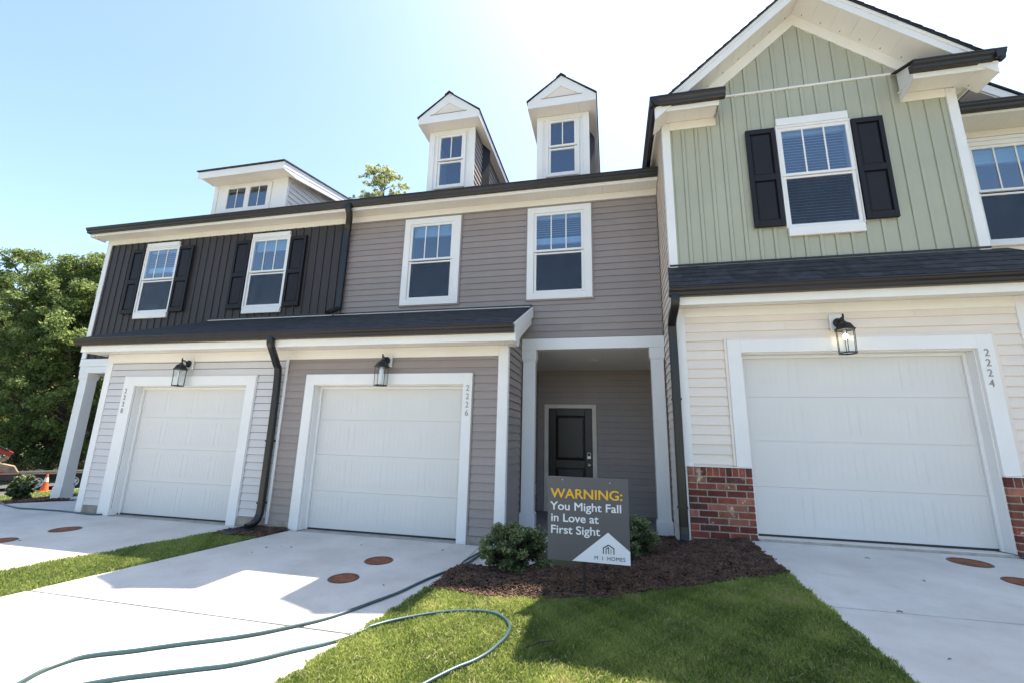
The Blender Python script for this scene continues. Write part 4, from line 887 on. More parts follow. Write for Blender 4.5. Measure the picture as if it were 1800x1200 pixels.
# ================================================================ LANTERNS
def lantern(x, yw, z, label, lit=False, rot=0):
    t = thing('wall_lantern', label, 'wall lamp', (x, yw, z), 'wall lanterns above the garage doors')
    box('mounting_block', W['white'], t, x-.085, x+.085, yw-.028, yw+.0, z-.10, z+.10, .006)
    MB().lathe([(.058, -.028), (.060, -.036), (.050, -.048), (.030, -.056)], (x, yw, z-.005), 20, 'y').build('wall_plate', W['lantern'], t, smooth=True)
    yc = yw-.155
    a = MB(); a.tube(smooth_path([(x, yw-.05, z-.01), (x, yw-.075, z+.01), (x, yw-.10, z+.03), (x, yc+.02, z+.032), (x, yc, z-.01), (x, yc, z-.05)], 4), .011, 8); a.build('arm', W['lantern'], t, smooth=True)
    MB().lathe([(.006, -.03), (.013, .0), (.010, .02), (.013, .026), (.006, .036), (.003, .04)], (x, yc, z+.038), 12).build('finial', W['lantern'], t, smooth=True)
    rt_, zr = .112, z-.125
    def hexring(r, zz): return [(x+r*math.cos(math.pi/3*k+rot), yc+r*math.sin(math.pi/3*k+rot), zz) for k in range(6)]
    rf = MB(); prof = [(.112, zr), (.116, zr+.012), (.098, zr+.018), (.090, zr+.04), (.068, zr+.075), (.035, zr+.095), (.020, zr+.11)]
    rings = [hexring(r, q) for r, q in prof]; v = [p for r in rings for p in r]; f = [(i*6+k, i*6+(k+1) % 6, (i+1)*6+(k+1) % 6, (i+1)*6+k) for i in range(len(prof)-1) for k in range(6)]
    f += [tuple(range(6))[::-1], tuple((len(prof)-1)*6+k for k in range(6))]; rf.add(v, f); rf.build('lamp_roof', W['lantern'], t)
    zb = z-.40; rb = MB(); out = hexring(.100, zb); inn = hexring(.080, zb); outt = hexring(.096, zb+.014); inntt = hexring(.080, zb+.014)
    rb.add(out+inn+outt+inntt, [(k, (k+1) % 6, 6+(k+1) % 6, 6+k) for k in range(6)]+[(12+k, 18+k, 18+(k+1) % 6, 12+(k+1) % 6) for k in range(6)]+[(k, 12+k, 12+(k+1) % 6, (k+1) % 6) for k in range(6)]+[(6+k, 6+(k+1) % 6, 18+(k+1) % 6, 18+k) for k in range(6)]); rb.build('base_ring', W['lantern'], t)
    for k in range(6):
        p0 = Vector(hexring(.092, zb+.012)[k]); p1 = Vector(hexring(.097, zr+.004)[k]); MB().tube([p0, p1], .0042, 6).build('cage_bar', W['lantern'], t)
        q0 = Vector(hexring(.088, zb+.014)[k]); q1 = Vector(hexring(.088, zb+.014)[(k+1) % 6]); r1 = Vector(hexring(.093, zr)[(k+1) % 6]); r0_ = Vector(hexring(.093, zr)[k])
        MB().add([q0, q1, r1, r0_], [(0, 1, 2, 3)]).build('glass_panel', W['lampglass'], t)
    if lit:
        MB().lathe([(.012, .05), (.012, .03), (.022, .015), (.030, -.005), (.026, -.025), (.012, -.036)], (x, yc, zr-.07), 16).build('bulb', W['bulb_on'], t, smooth=True)
        MB().lathe([(.014, .0), (.014, .05)], (x, yc, zr-.05), 12).build('socket', W['signwhite'], t, smooth=True)
    else: MB().lathe([(.018, 0), (.018, -.02), (.030, -.05), (.030, -.22), (.02, -.24)], (x, yc, zr+.005), 16).build('chimney_glass', W['bulb_off'], t, smooth=True)
    return t
lantern(2.70, Y4-.002, 2.835, 'lit black lantern glowing over garage door 2224 of the sage house', True, .2)
lantern(-3.30, Y1-.002, 2.495, 'unlit black lantern on taupe siding above garage 2226', rot=.52)
lantern(-6.985, Y1-.002, 2.50, 'unlit black lantern on pale grey siding above garage 2228', rot=.3)

# ================================================================ YARD SIGN
X0, X1, Z0, Z1, ysn = -.590, .130, .345, 1.058, 4.2
sg = thing('yard_sign', 'grey square yard sign reading WARNING You Might Fall in Love at First Sight', 'yard sign', (-.264, 4.2, gz(-.264, 4.2)))
box('sign_board', W['signgrey'], sg, X0, X1, ysn, ysn+.012, Z0, Z1, .001)
st = MB(); st.box(-.276, -.252, ysn+.013, ysn+.033, -.12, 1.0).box(-.386, -.16, ysn+.014, ysn+.032, .075, .090); st.build('stake', W['signfoot'], sg, .002)
f = -.0006
MB().prism([(-.37, Z0+.004), (X1-.001, Z0+.001), (X1-.001, .455), (-.055, .600)], 'y', ysn-.0012, ysn-.0002).build('white_roof_shape', W['signwhite'], sg)
text('lettering', 'WARNING:', .115, (-.562, ysn-.001, .872), W['signyellow'], sg, .0005, .0024, 1.10)
text('lettering', 'You Might Fall', .098, (-.565, ysn-.001, .768), W['signwhite'], sg, .0005, .0015, 1.115)
text('lettering', 'in Love at', .098, (-.562, ysn-.001, .668), W['signwhite'], sg, .0005, .0015, 1.09)
text('lettering', 'First Sight', .098, (-.565, ysn-.001, .568), W['signwhite'], sg, .0005, .0015, 1.12)
text('lettering', 'M  I  HOMES', .044, (-.178, ysn-.002, .374), W['logo'], sg, .0005, .0003, 1.0, spacing=1.12)
lg = MB(); lx, lz = -.053, .425
def stroke(b, p, q, t): 
    p = Vector((p[0], 0, p[1])); q = Vector((q[0], 0, q[1])); d = (q-p).normalized(); n_ = Vector((-d.z, 0, d.x))*t/2
    b.prism([(v.x, v.z) for v in (p-n_, q-n_, q+n_, p+n_)], 'y', ysn-.0024, ysn-.0014)
stroke(lg, (lx-.045, lz), (lx-.045, lz+.045), .009); stroke(lg, (lx-.047, lz+.045), (lx, lz+.074), .010); stroke(lg, (lx, lz+.074), (lx+.047, lz+.045), .010); stroke(lg, (lx+.045, lz), (lx+.045, lz+.045), .009)
stroke(lg, (lx-.022, lz), (lx-.022, lz+.040), .008); stroke(lg, (lx-.022, lz+.040), (lx, lz+.056), .008); stroke(lg, (lx, lz), (lx, lz+.056), .008); stroke(lg, (lx+.018, lz), (lx+.018, lz+.045), .003); stroke(lg, (lx+.026, lz), (lx+.026, lz+.042), .002)
lg.build('roof_logo', W['logo'], sg)
for x, z in ((-.455, 1.03), (-.03, 1.018), (-.255, .60)): MB().lathe([(.006, 0), (.005, -.002), (.002, -.003)], (x, ysn-.0002, z), 10, 'y').build('staple', W['metal'], sg)

# ================================================================ GROUND OBJECTS
def cover(x, y, r, sfn, label):
    b = MB(); z = sfn(y); b.lathe([(r, .0), (r, .005), (r*.93, .006), (r*.92, .001), (r*.30, .0015), (r*.28, .004), (.001, .004)], (0, 0, 0), 28)
    o = b.build('access_cover', W['rust'], None, smooth=True); o.location = (x, y, z); o.rotation_euler = (.025, 0, 0); fr_ = MB(); fr_.lathe([(r+.001, 0), (r+.001, .003), (r+.012, .003), (r+.014, 0)], (0, 0, 0), 28); q_ = fr_.build('cover_frame', W['spout'], None); q_.parent = o; tag(o, label, 'metal cover', 'rusty round covers set in the driveways')
cover(-2.655, 4.989, .150, sB, 'rusty round cover nearer the garage door in the middle driveway')
cover(-2.696, 4.361, .140, sB, 'rusty round cover nearer the hose in the middle driveway')
cover(-7.598, 5.08, .165, sB, 'rusty round cover near the garage door in the end driveway')
cover(-7.645, 4.414, .15, sB, 'rusty round cover in the end driveway cut by the left frame')
cover(3.387, 5.508, .155, sC, 'rusty round cover near the garage door of the sage house')
cover(3.41, 4.926, .14, sC, 'rusty round cover in the right driveway cut by the right frame')
def hose(pts, label, zf, r=.0130, lift=0):
    P = smooth_path([(x, y, 0) for x, y in pts], 5); P = [(p.x, p.y, zf(p.x, p.y)+r) for p in P]
    o = MB().tube(P, r, 10).build('garden_hose', W['hose'], None, smooth=True); tag(o, label, 'garden hose', 'green garden hoses on the ground'); return o
def zB(x, y):
    if bR(y)+.03 < x < 1.4: return gz(x, y)+.014
    if x > 1.4: return sC(y)
    return max(sB(min(y, 5.95)), gz(x, y))
hose([(-1.52, 5.9), (-1.566, 5.519), (-1.633, 5.036), (-1.763, 4.787), (-1.867, 4.492), (-1.955, 4.157), (-2.021, 3.982), (-2.076, 3.858), (-2.151, 3.681), (-2.246, 3.497), (-2.352, 3.351), (-2.464, 3.228), (-2.572, 3.117), (-2.729, 2.995), (-2.987, 2.832), (-3.190, 2.691), (-3.347, 2.601), (-3.430, 2.529), (-3.462, 2.431), (-3.464, 2.355), (-3.439, 2.267), (-3.38, 2.1), (-3.2, 1.9)], 'long green hose curving from the left shrub across the middle driveway', zB)
hose([(-1.42, 6.2), (-1.55, 5.8), (-1.612, 5.547), (-1.67, 5.273), (-1.70, 5.02)], 'short dark hose end lying beside the long hose by the left shrub', zB, .010)
hose([(-3.2, 2.2), (-2.963, 2.397), (-2.773, 2.509), (-2.568, 2.624), (-2.431, 2.701), (-2.297, 2.815), (-2.171, 2.953), (-2.027, 3.093), (-1.926, 3.23), (-1.87, 3.352), (-1.802, 3.454), (-1.740, 3.527), (-1.622, 3.628), (-1.464, 3.733), (-1.284, 3.805), (-1.091, 3.827), (-.945, 3.785), (-.841, 3.682), (-.780, 3.553), (-.773, 3.399), (-.807, 3.257), (-.842, 3.147), (-.905, 3.040), (-.981, 2.956), (-1.066, 2.831), (-1.2, 2.6)], 'green hose looping over the lawn and onto the nearest driveway', zB, .0125)
hose([(-14.1, 7.9), (-13.2, 7.75), (-12.6, 7.2), (-11.702, 6.698), (-11.016, 6.230), (-10.097, 5.948), (-9.719, 5.952), (-9.127, 5.965), (-8.710, 5.93), (-8.42, 5.90), (-8.22, 5.93), (-8.133, 6.06), (-8.0, 6.13)], 'dark hose running from the end porch bed to the garage 2228 door', lambda x, y: max(gz(x, y), zw(y) if x > -11.1 else -9)+.0, .013)
hose([(3.95, 6.02), (4.02, 5.90), (4.06, 5.72), (4.2, 5.45), (4.45, 5.2), (4.8, 5.0)], 'green hose lying at the foot of the right brick pier', lambda x, y: sC(y), .013)
# splash blocks
def splash(x, y, a, z, label, L=.42):
    b = MB(); b.add([(-.10, 0, .015), (.10, 0, .015), (.15, -L, .006), (-.15, -L, .006), (-.10, 0, .0), (.10, 0, .0), (.15, -L, -.008), (-.15, -L, -.008)], [(0, 1, 2, 3), (4, 7, 6, 5), (0, 4, 5, 1), (1, 5, 6, 2), (2, 6, 7, 3), (3, 7, 4, 0)])
    for s in (-1, 1): b.loft([(s*.10, 0, .016), (s*.115, 0, .016), (s*.115, 0, .03), (s*.10, 0, .03)], [(s*.15, -L, .007), (s*.165, -L, .007), (s*.165, -L, .013), (s*.15, -L, .013)])
    for k in range(3): b.box(-.06+k*.06-.006, -.06+k*.06+.006, -L+.02, -.03, .012, .018)
    o = b.build('splash_block', W['black_plastic'], None, .002); o.location = (x, y, z); o.rotation_euler = (0, 0, a); tag(o, label, 'splash block', 'splash blocks under the downspouts'); return o
splash(-5.17, 5.80, -.35, .012, 'black splash block under the downspout between garages 2228 and 2226', .36)
splash(.69, 5.62, -1.05, .155, 'dark splash block beside the brick pier downspout', .30)
# fallen bits on the concrete
rnd = random.Random(4)
bits = [(-4.256, 4.853), (-4.262, 5.086), (-4.120, 5.183), (-3.970, 5.172), (-3.200, 5.513), (-2.111, 5.588), (-2.208, 4.281), (-2.02, 3.210), (2.454, 5.374), (1.936, 3.907), (2.560, 4.732), (1.800, 3.217), (-7.425, 4.480)]
TL = ['bark scrap farthest from the garages among those at the middle driveway left edge', 'bark scrap in the cluster near the left half of garage door 2226', 'small scrap just right of the first in the cluster by garage 2226', 'rightmost scrap of the cluster before garage door 2226', 'lone scrap close to the centre of the garage 2226 door', 'scrap beside the right trim leg of garage 2226', 'scrap near the long hose in the shade of the middle driveway', 'reddish scrap where the second hose meets the lawn', 'scrap near the sage house garage door', 'scrap in the middle of the right driveway', 'scrap on the right driveway towards the covers', 'scrap at the bottom of the right driveway near the lawn edge', 'scrap beside the cut off cover in the end driveway']
for kk, (x, y) in enumerate(bits):
    a = rnd.uniform(0, 3.14); L = rnd.uniform(.008, .024); z = (sC(y) if x > 1 else sB(y))+.004; dx, dy = math.cos(a)*L, math.sin(a)*L
    o = MB().tube([(x-dx, y-dy, z), (x+rnd.uniform(-.005, .005), y, z+.004), (x+dx, y+dy, z)], rnd.uniform(.002, .004), 5).build('twig', W['cord'], None); tag(o, TL[kk], 'twig', 'bark scraps scattered on the driveways')
o = MB().tube([(-.60, 3.245, gz(-.6, 3.245)+.03), (-.52, 3.29, gz(-.5, 3.3)+.04), (-.417, 3.340, gz(-.4, 3.34)+.035)], .004, 6).build('twig', W['cord'], None); tag(o, 'thin dark stick lying in the grass below the yard sign', 'twig')

# ================================================================ VEGETATION
def np_mesh(name, V, tri, m, tint=None):
    me = bpy.data.meshes.new(name); n = len(V); k = tri.shape[1]
    me.vertices.add(n); me.vertices.foreach_set('co', V.astype(np.float32).ravel()); nf = len(tri)
    me.loops.add(nf*k); me.loops.foreach_set('vertex_index', tri.astype(np.int32).ravel()); me.polygons.add(nf)
    me.polygons.foreach_set('loop_start', np.arange(0, nf*k, k, dtype=np.int32)); me.update(calc_edges=True)
    if tint is not None:
        a = me.attributes.new('tint', 'FLOAT', 'POINT'); a.data.foreach_set('value', tint.astype(np.float32))
    me.materials.append(m); return me
def vnoise(x, y, f, seed):
    return .5+.25*np.sin(x*f*1.3+seed)*np.cos(y*f*1.1-seed*1.7)+.15*np.sin(x*f*2.9+y*f*2.3+seed*3)+.10*np.cos(x*f*5.1-y*f*4.3+seed)
def grass(name, x0, x1, y0, y1, n, inside, seed, hmin=.014, hmax=.036, wd=.0026, m=None, dz=0.0, label=None, dens=None):
    R = np.random.default_rng(seed); X = R.uniform(x0, x1, n); Y = R.uniform(y0, y1, n); ok = inside(X, Y)
    if dens is not None: ok &= R.uniform(0, 1, n) < dens(X, Y)
    X, Y = X[ok], Y[ok]; n = len(X); Z = gza(X, Y)+dz
    nz = vnoise(X, Y, 2.3, seed)*.6+vnoise(X, Y, 9, seed+5)*.4
    H = R.uniform(hmin, hmax, n)*(.65+.7*nz); a = R.uniform(0, 2*np.pi, n); w_ = wd*R.uniform(.7, 1.4, n); la = R.uniform(0, 2*np.pi, n); lean = H*R.uniform(.15, .9, n)
    V = np.zeros((n, 4, 3)); V[:, 0] = np.stack([X-np.cos(a)*w_, Y-np.sin(a)*w_, Z], 1); V[:, 1] = np.stack([X+np.cos(a)*w_, Y+np.sin(a)*w_, Z], 1)
    mx, my = X+np.cos(la)*lean*.35, Y+np.sin(la)*lean*.35
    V[:, 2] = np.stack([mx+np.cos(a)*w_*.8, my+np.sin(a)*w_*.8, Z+H*.6], 1); V[:, 3] = np.stack([X+np.cos(la)*lean, Y+np.sin(la)*lean, Z+H], 1)
    base = np.arange(n)[:, None]*4; T = np.concatenate([base+np.array([[0, 1, 2]]), base+np.array([[0, 2, 3]])], 0)
    for (px_, py_, pr_) in ((-1.31, 3.21, .05), (1.30, 3.43, .13), (1.31, 3.98, .15), (-1.5, 3.9, .12), (-.3, 2.9, .10), (.9, 4.1, .12), (-1.0, 4.15, .14)): nz = nz+.55*np.exp(-((X-px_)**2+(Y-py_)**2)/pr_**2)
    t = np.clip(.02+.78*nz+R.normal(0, .16, n), 0, 1); tint = np.repeat(t, 4)
    me = np_mesh(name, V.reshape(-1, 3), T, m or W['blade'], tint); o = bpy.data.objects.new(name, me); C.objects.link(o); o['kind'] = 'stuff'; o['category'] = 'grass'
    o['label'] = label; return o
MF = np.array([(-1.9, 4.40), (-1.728, 4.35), (-1.367, 4.250), (-.911, 4.175), (-.506, 4.18), (-.111, 4.21), (.181, 4.30), (.573, 4.42), (1.0, 4.50), (1.464, 4.62), (1.6, 4.66)])
def mfront(X): return np.interp(X, MF[:, 0], MF[:, 1])
def bRa(Y): return -1.72-.13*np.maximum(4.6-Y, 0)
def bLa(Y): return -4.632-(5.904-Y)*.228
def aRa(Y): return -5.42-np.maximum(5.75-Y, 0)*.335
def in_lawn(X, Y): return (X > bRa(Y)-.03+.012*np.sin(Y*23)+.01*np.sin(Y*61)) & (X < 1.495-.008*(5.86-Y)+.008*np.sin(Y*17)+.006*np.sin(Y*53)) & (Y < mfront(X)+.02*np.sin(X*19)+.012*np.sin(X*47))
def in_strip(X, Y): return (X > aRa(Y)-.02+.03*np.sin(Y*9)) & (X < bLa(Y)+.02*np.sin(Y*21)) & (Y < 5.50+.08*np.sin(X*9))
grass('grass', -2.15, 1.6, 1.9, 4.75, 300000, in_lawn, 1, label='short green lawn between the two nearest driveways')
grass('grass', -2.5, 1.6, -3, 1.9, 25000, in_lawn, 12, wd=.008, label='green lawn running back towards the street')
grass('grass', -7.6, -4.7, 1.8, 5.6, 110000, in_strip, 2, .016, .034, wd=.004, label='narrow grass strip between the two left driveways')
grass('grass', -24, -10.9, 5.5, 17, 75000, lambda X, Y: (Y > 7.5+.0*X) & (((X+20.4)*.856-(Y-11.4)*.517) > .1) & (X < -11.3) & ((X+10.9)**2 > .1) & ~((X > -13.6) & (Y < 8.3)), 3, .04, .09, .013, label='sunny verge of grass beyond the end porch')
# dry straw on the lawn
def straw(name, n, x0, x1, y0, y1, inside, seed, L=(.02, .06), label='', dz=.022, bed=False):
    R = np.random.default_rng(seed); X = R.uniform(x0, x1, n); Y = R.uniform(y0, y1, n); k = inside(X, Y) & (vnoise(X, Y, 3.1, 9) > R.uniform(.15, .9, n)); X, Y = X[k], Y[k]; n = len(X)
    a = R.uniform(0, 2*np.pi, n); l = R.uniform(*L, n); bend = R.normal(0, .35, n); Z = gza(X, Y)+(mound(X, Y) if bed else 0)+dz*R.uniform(.4, 1.2, n); w_ = .0012
    V = np.zeros((n, 6, 3))
    for i, s in enumerate((-.5, 0, .5)):
        cx = X+np.cos(a+bend*s)*l*s; cy_ = Y+np.sin(a+bend*s)*l*s; zz = Z+(.010 if i == 1 else 0)*R.uniform(-.5, 1.5, n)
        V[:, 2*i] = np.stack([cx-np.sin(a)*w_, cy_+np.cos(a)*w_, zz], 1); V[:, 2*i+1] = np.stack([cx+np.sin(a)*w_, cy_-np.cos(a)*w_, zz], 1)
    base = np.arange(n)[:, None]*6; T = np.concatenate([base+np.array([[0, 1, 3, 2]]), base+np.array([[2, 3, 5, 4]])], 0)
    me = np_mesh(name, V.reshape(-1, 3), T, W['straw'], np.repeat(R.uniform(0, 1, n), 6)); o = bpy.data.objects.new(name, me); C.objects.link(o); tag(o, label, 'dry grass', kind='stuff'); return o
straw('dry_grass', 7500, -2.1, 1.6, 2.0, 4.75, in_lawn, 21, label='dry straw clippings scattered over the near lawn')
straw('dry_grass', 2600, -7.6, -4.7, 2.5, 5.6, lambda X, Y: in_strip(X, Y) & (np.abs(X-bLa(Y)) < .16), 22, (.02, .05), label='dead straw along the edge of the narrow grass strip', dz=.015)
# soil under lawn
def soilpatch(name, xs, ys, inside, label_kind='structure', m=None, dz=-.012):
    V = []; F = []; nx, ny = len(xs), len(ys)
    X, Y = np.meshgrid(xs, ys, indexing='ij'); Z = gza(X, Y)+dz+.006*np.sin(X*31)*np.cos(Y*27)
    V = np.stack([X, Y, Z], 2).reshape(-1, 3); ids = np.arange(nx*ny).reshape(nx, ny)
    q = np.stack([ids[:-1, :-1], ids[1:, :-1], ids[1:, 1:], ids[:-1, 1:]], 2).reshape(-1, 4)
    cx = (X[:-1, :-1]+X[1:, 1:]).reshape(-1)/2; cyy = (Y[:-1, :-1]+Y[1:, 1:]).reshape(-1)/2; q = q[inside(cx, cyy)]
    me = np_mesh(name, V, q, m or W['soil']); o = bpy.data.objects.new(name, me); C.objects.link(o); o['kind'] = label_kind; return o
soilpatch('lawn', np.linspace(-2.9, 1.5, 110), np.linspace(-6.4, 4.8, 280), in_lawn)
soilpatch('lawn', np.linspace(-9.6, -4.6, 110), np.linspace(-6.4, 5.7, 280), lambda X, Y: (X > aRa(Y)-.02) & (X < bLa(Y)) & (Y < 5.55))
# mulch
def in_bed(X, Y):
    a = (X > bRa(Y)+.0) & (X < -.30) & (Y > mfront(X)-.02) & (Y < 4.985)
    b = (X >= -.33) & (X < .86) & (Y > mfront(X)-.02) & (Y < 6.90)
    c_ = (X >= .85) & (X < 1.49) & (Y > mfront(X)-.02) & (Y < 5.85)
    return a | b | c_
def mound(X, Y):
    q = np.clip((Y-mfront(X))/.30, 0, 1); q = q*q*(3-2*q); r = np.clip((5.02-Y)/.22, 0, 1); r = np.where(X < -.33, r, np.clip((6.3-Y)/1.2, 0, 1)); return np.where((X > -1.9) & (Y < 6.4) & (X < 1.6), .055*q*r*np.clip((1.45-X)/.35, 0, 1)*np.clip((X+1.76)/.15, 0, 1), 0)
def mz(X, Y): return gza(X, Y)+mound(X, Y)+.018+.010*np.sin(X*9+Y*5)*np.cos(Y*11-X*3)
def bedsheet(name, xs, ys, inside):
    X, Y = np.meshgrid(xs, ys, indexing='ij'); R = np.random.default_rng(8); Z = mz(X, Y)-.012+R.normal(0, .003, X.shape)
    nx, ny = X.shape; V = np.stack([X, Y, Z], 2).reshape(-1, 3); ids = np.arange(nx*ny).reshape(nx, ny)
    q = np.stack([ids[:-1, :-1], ids[1:, :-1], ids[1:, 1:], ids[:-1, 1:]], 2).reshape(-1, 4)
    cx = (X[:-1, :-1]+X[1:, 1:]).reshape(-1)/2; cyy = (Y[:-1, :-1]+Y[1:, 1:]).reshape(-1)/2; q = q[inside(cx, cyy)]
    me = np_mesh(name, V, q, W['mulchbed']); o = bpy.data.objects.new(name, me); C.objects.link(o); o['kind'] = 'structure'
bedsheet('planting_bed', np.linspace(-1.9, 1.5, 170), np.linspace(4.1, 6.95, 140), in_bed)
def in_bedA(X, Y): return (X > -14.5) & (X < -8.9) & (Y > 6.25+.0*X) & (Y < 8.3) & (X < -10.95-.25*np.maximum(6.2-Y, 0)+np.maximum(Y-6.2, 0)*.95-.0) & ~((X > -11.0) & (Y > 6.94))
bedsheet('planting_bed', np.linspace(-14.5, -8.9, 120), np.linspace(6.2, 8.4, 60), in_bedA)
def in_bedAB(X, Y): return (X > aRa(Y)+.03) & (X < bLa(np.minimum(Y, 5.904))+.0) & (Y > 5.45) & (Y < 5.99)
bedsheet('planting_bed', np.linspace(-5.6, -4.55, 50), np.linspace(5.4, 6.0, 30), in_bedAB)
def mulch(name, n, x0, x1, y0, y1, inside, seed, label, sc=1.0):
    R = np.random.default_rng(seed); X = R.uniform(x0, x1, n); Y = R.uniform(y0, y1, n); k = inside(X, Y); X, Y = X[k], Y[k]; n = len(X)
    Z = mz(X, Y)+R.uniform(-.004, .012, n); L = R.uniform(.008, .028, n)*sc; Wd = R.uniform(.002, .0065, n)*sc; Th = R.uniform(.002, .005, n)*sc
    a = R.uniform(0, 2*np.pi, n); p = R.normal(0, .28, n)
    d = np.stack([np.cos(a)*np.cos(p), np.sin(a)*np.cos(p), np.sin(p)], 1); s = np.stack([-np.sin(a), np.cos(a), R.normal(0, .3, n)], 1); s /= np.linalg.norm(s, axis=1)[:, None]; u = np.cross(d, s)
    c_ = np.stack([X, Y, Z], 1); V = np.zeros((n, 8, 3)); i = 0
    for A in (-1, 1):
        for B_, D_ in ((-1, -1), (1, -1), (1, 1), (-1, 1)):
            f_ = R.uniform(.5, 1, n) if A == 1 else 1.0
            V[:, i] = c_+d*(A*L)[:, None]+s*(B_*Wd*f_)[:, None]+u*(D_*Th)[:, None]; i += 1
    base = np.arange(n)[:, None]*8; T = np.concatenate([base+np.array([q]) for q in ((0, 1, 5, 4), (1, 2, 6, 5), (2, 3, 7, 6), (3, 0, 4, 7), (0, 3, 2, 1), (4, 5, 6, 7))], 0)
    me = np_mesh(name, V.reshape(-1, 3), T, W['mulch']); o = bpy.data.objects.new(name, me); C.objects.link(o); tag(o, label, 'mulch', kind='stuff')
mulch('mulch', 42000, -1.9, 1.5, 4.15, 6.95, in_bed, 31, 'shredded dark brown bark mulch in the bed round the yard sign')
mulch('mulch', 9000, -14.5, -8.9, 6.2, 8.4, in_bedA, 32, 'dark bark mulch in the bed by the end porch column', 1.6)
mulch('mulch', 2500, -5.6, -4.55, 5.4, 6.0, in_bedAB, 33, 'patch of reddish bark mulch between the two left garages')
straw('dry_grass', 1300, -1.8, 1.5, 4.2, 6.2, in_bed, 24, (.012, .045), label='pale straw bits lying on the dark mulch bed', dz=.03, bed=True)

def leaf_cloud(centers, radii, n, size, seed, tint_fn, aspect=.55, up=.0):
    R = np.random.default_rng(seed); k = len(centers); w_ = np.array(radii)**2; idx = R.choice(k, n, p=w_/w_.sum()); c_ = np.array(centers)[idx]; r = np.array(radii)[idx]
    d = R.normal(size=(n, 3)); d /= np.linalg.norm(d, axis=1)[:, None]; rad = r*R.uniform(0, 1, n)**.5; P = c_+d*rad[:, None]*np.array([1, 1, .75])
    nrm = R.normal(size=(n, 3)); nrm[:, 2] += up; nrm /= np.linalg.norm(nrm, axis=1)[:, None]; t = np.cross(nrm, R.normal(size=(n, 3))); t /= np.linalg.norm(t, axis=1)[:, None]; b_ = np.cross(nrm, t)
    s = size*R.uniform(.55, 1.25, n); V = np.zeros((n, 4, 3)); V[:, 0] = P-t*s[:, None]; V[:, 1] = P+b_*(s*aspect)[:, None]; V[:, 2] = P+t*s[:, None]; V[:, 3] = P-b_*(s*aspect)[:, None]
    return V.reshape(-1, 3), (np.arange(n)[:, None]*4+np.arange(4)), np.repeat(np.clip(tint_fn(P, R, idx), 0, 1), 4)
def make_tree(name, H, crown_w, z0, nclump, nleaf, lsize, seed, m, spread=1.0, tk=1.0):
    rnd = random.Random(seed); t = bpy.data.objects.new(name, None); C.objects.link(t)
    b = MB(); lean = (rnd.uniform(-.5, .5), rnd.uniform(-.5, .5)); pts = [(lean[0]*(k/6)**1.5, lean[1]*(k/6)**1.5+.1*math.sin(k*2+seed), H*.9*k/6) for k in range(7)]; r0_ = H*.014*tk
    b.tube(pts, [r0_*(1.25-k/6*1.05) for k in range(7)], 8); cents = []; rads = []
    for k in range(nclump):
        f_ = rnd.uniform(0, 1)**.8; z = z0+(H-z0)*f_; prof = math.sin(math.pi*min(1, .12+.80*f_))**.75*crown_w/2
        a = rnd.uniform(0, 2*math.pi); rr = prof*rnd.uniform(.30, 1.0)*(1.22 if rnd.random() < .18 else 1); tx = np.interp(z, [p[2] for p in pts], [p[0] for p in pts]); ty = np.interp(z, [p[2] for p in pts], [p[1] for p in pts])
        c_ = (tx+math.cos(a)*rr, ty+math.sin(a)*rr, z); cents.append(c_); rads.append(rnd.uniform(.35, .85)*crown_w/6.0*spread)
        if k % 3 == 0:
            zb = max(z0*.6, z-rr*.7); q = (np.interp(zb, [p[2] for p in pts], [p[0] for p in pts]), np.interp(zb, [p[2] for p in pts], [p[1] for p in pts]), zb); mid = tuple((q[i]*.5+c_[i]*.5)+(.15 if i == 2 else rnd.uniform(-.1, .1)) for i in range(3))
            b.tube([q, mid, c_], [r0_*.32, r0_*.2, r0_*.07], 5)
    tr = b.build('trunk', W['brown_bark'], t)
    V, F, ti = leaf_cloud(cents, rads, nleaf, lsize, seed, lambda P, R, idx: .15+.6*((np.array([math.sin(i*12.9898)*43758.5 % 1 for i in range(nclump)]))[idx])*.7+R.normal(.12, .15, len(P)))
    o = bpy.data.objects.new('crown', np_mesh('crown', V, F, m, ti)); C.objects.link(o); o.parent = t
    return t
def copy_tree(t):
    r = t.copy(); C.objects.link(r)
    for ch in list(t.children): c_ = ch.copy(); C.objects.link(c_); c_.parent = r
    return r
protos = [make_tree('tree', 11.5, 6.4, 1.0, 300, 34000, .072, 11, W['leaf'], .56), make_tree('tree', 12.5, 5.6, 1.6, 280, 31000, .072, 12, W['leaf'], .56), make_tree('tree', 10.0, 6.0, .7, 300, 34000, .072, 13, W['leaf'], .56)]
# (direction x per unit y, distance y, scale, proto)
TR = [(-2.14, 15.8, .92, 0, 'broad leafy tree cut by the left frame edge, tallest of the front row'), (-1.93, 17.2, .98, 1, 'dark leafy tree behind the red machine'), (-1.77, 16.6, .93, 0, 'thin topped tree rising highest left of the end house'),
      (-1.62, 17.6, 1.22, 2, 'lighter leafy tree beside the upper left house corner'), (-1.49, 18.4, 1.16, 2, 'tree seen between the house corner board and porch column'), (-1.36, 19.2, .92, 0, 'low tree glimpsed through the end porch opening'),
      (-2.3, 19.5, 1.0, 1, None), (-2.05, 21.5, 1.02, 2, None), (-1.87, 22.5, .98, 0, None), (-1.70, 22.5, 1.05, 1, None), (-1.57, 23.5, 1.08, 0, None), (-1.40, 24.5, .85, 2, None), (-2.22, 25.5, 1.1, 0, None), (-1.98, 27, 1.08, 1, None), (-1.78, 28, 1.05, 2, None), (-1.60, 29, .95, 1, None), (-1.45, 30, .9, 0, None), (-1.28, 27, .85, 1, None)]
used = set(); rnd = random.Random(5)
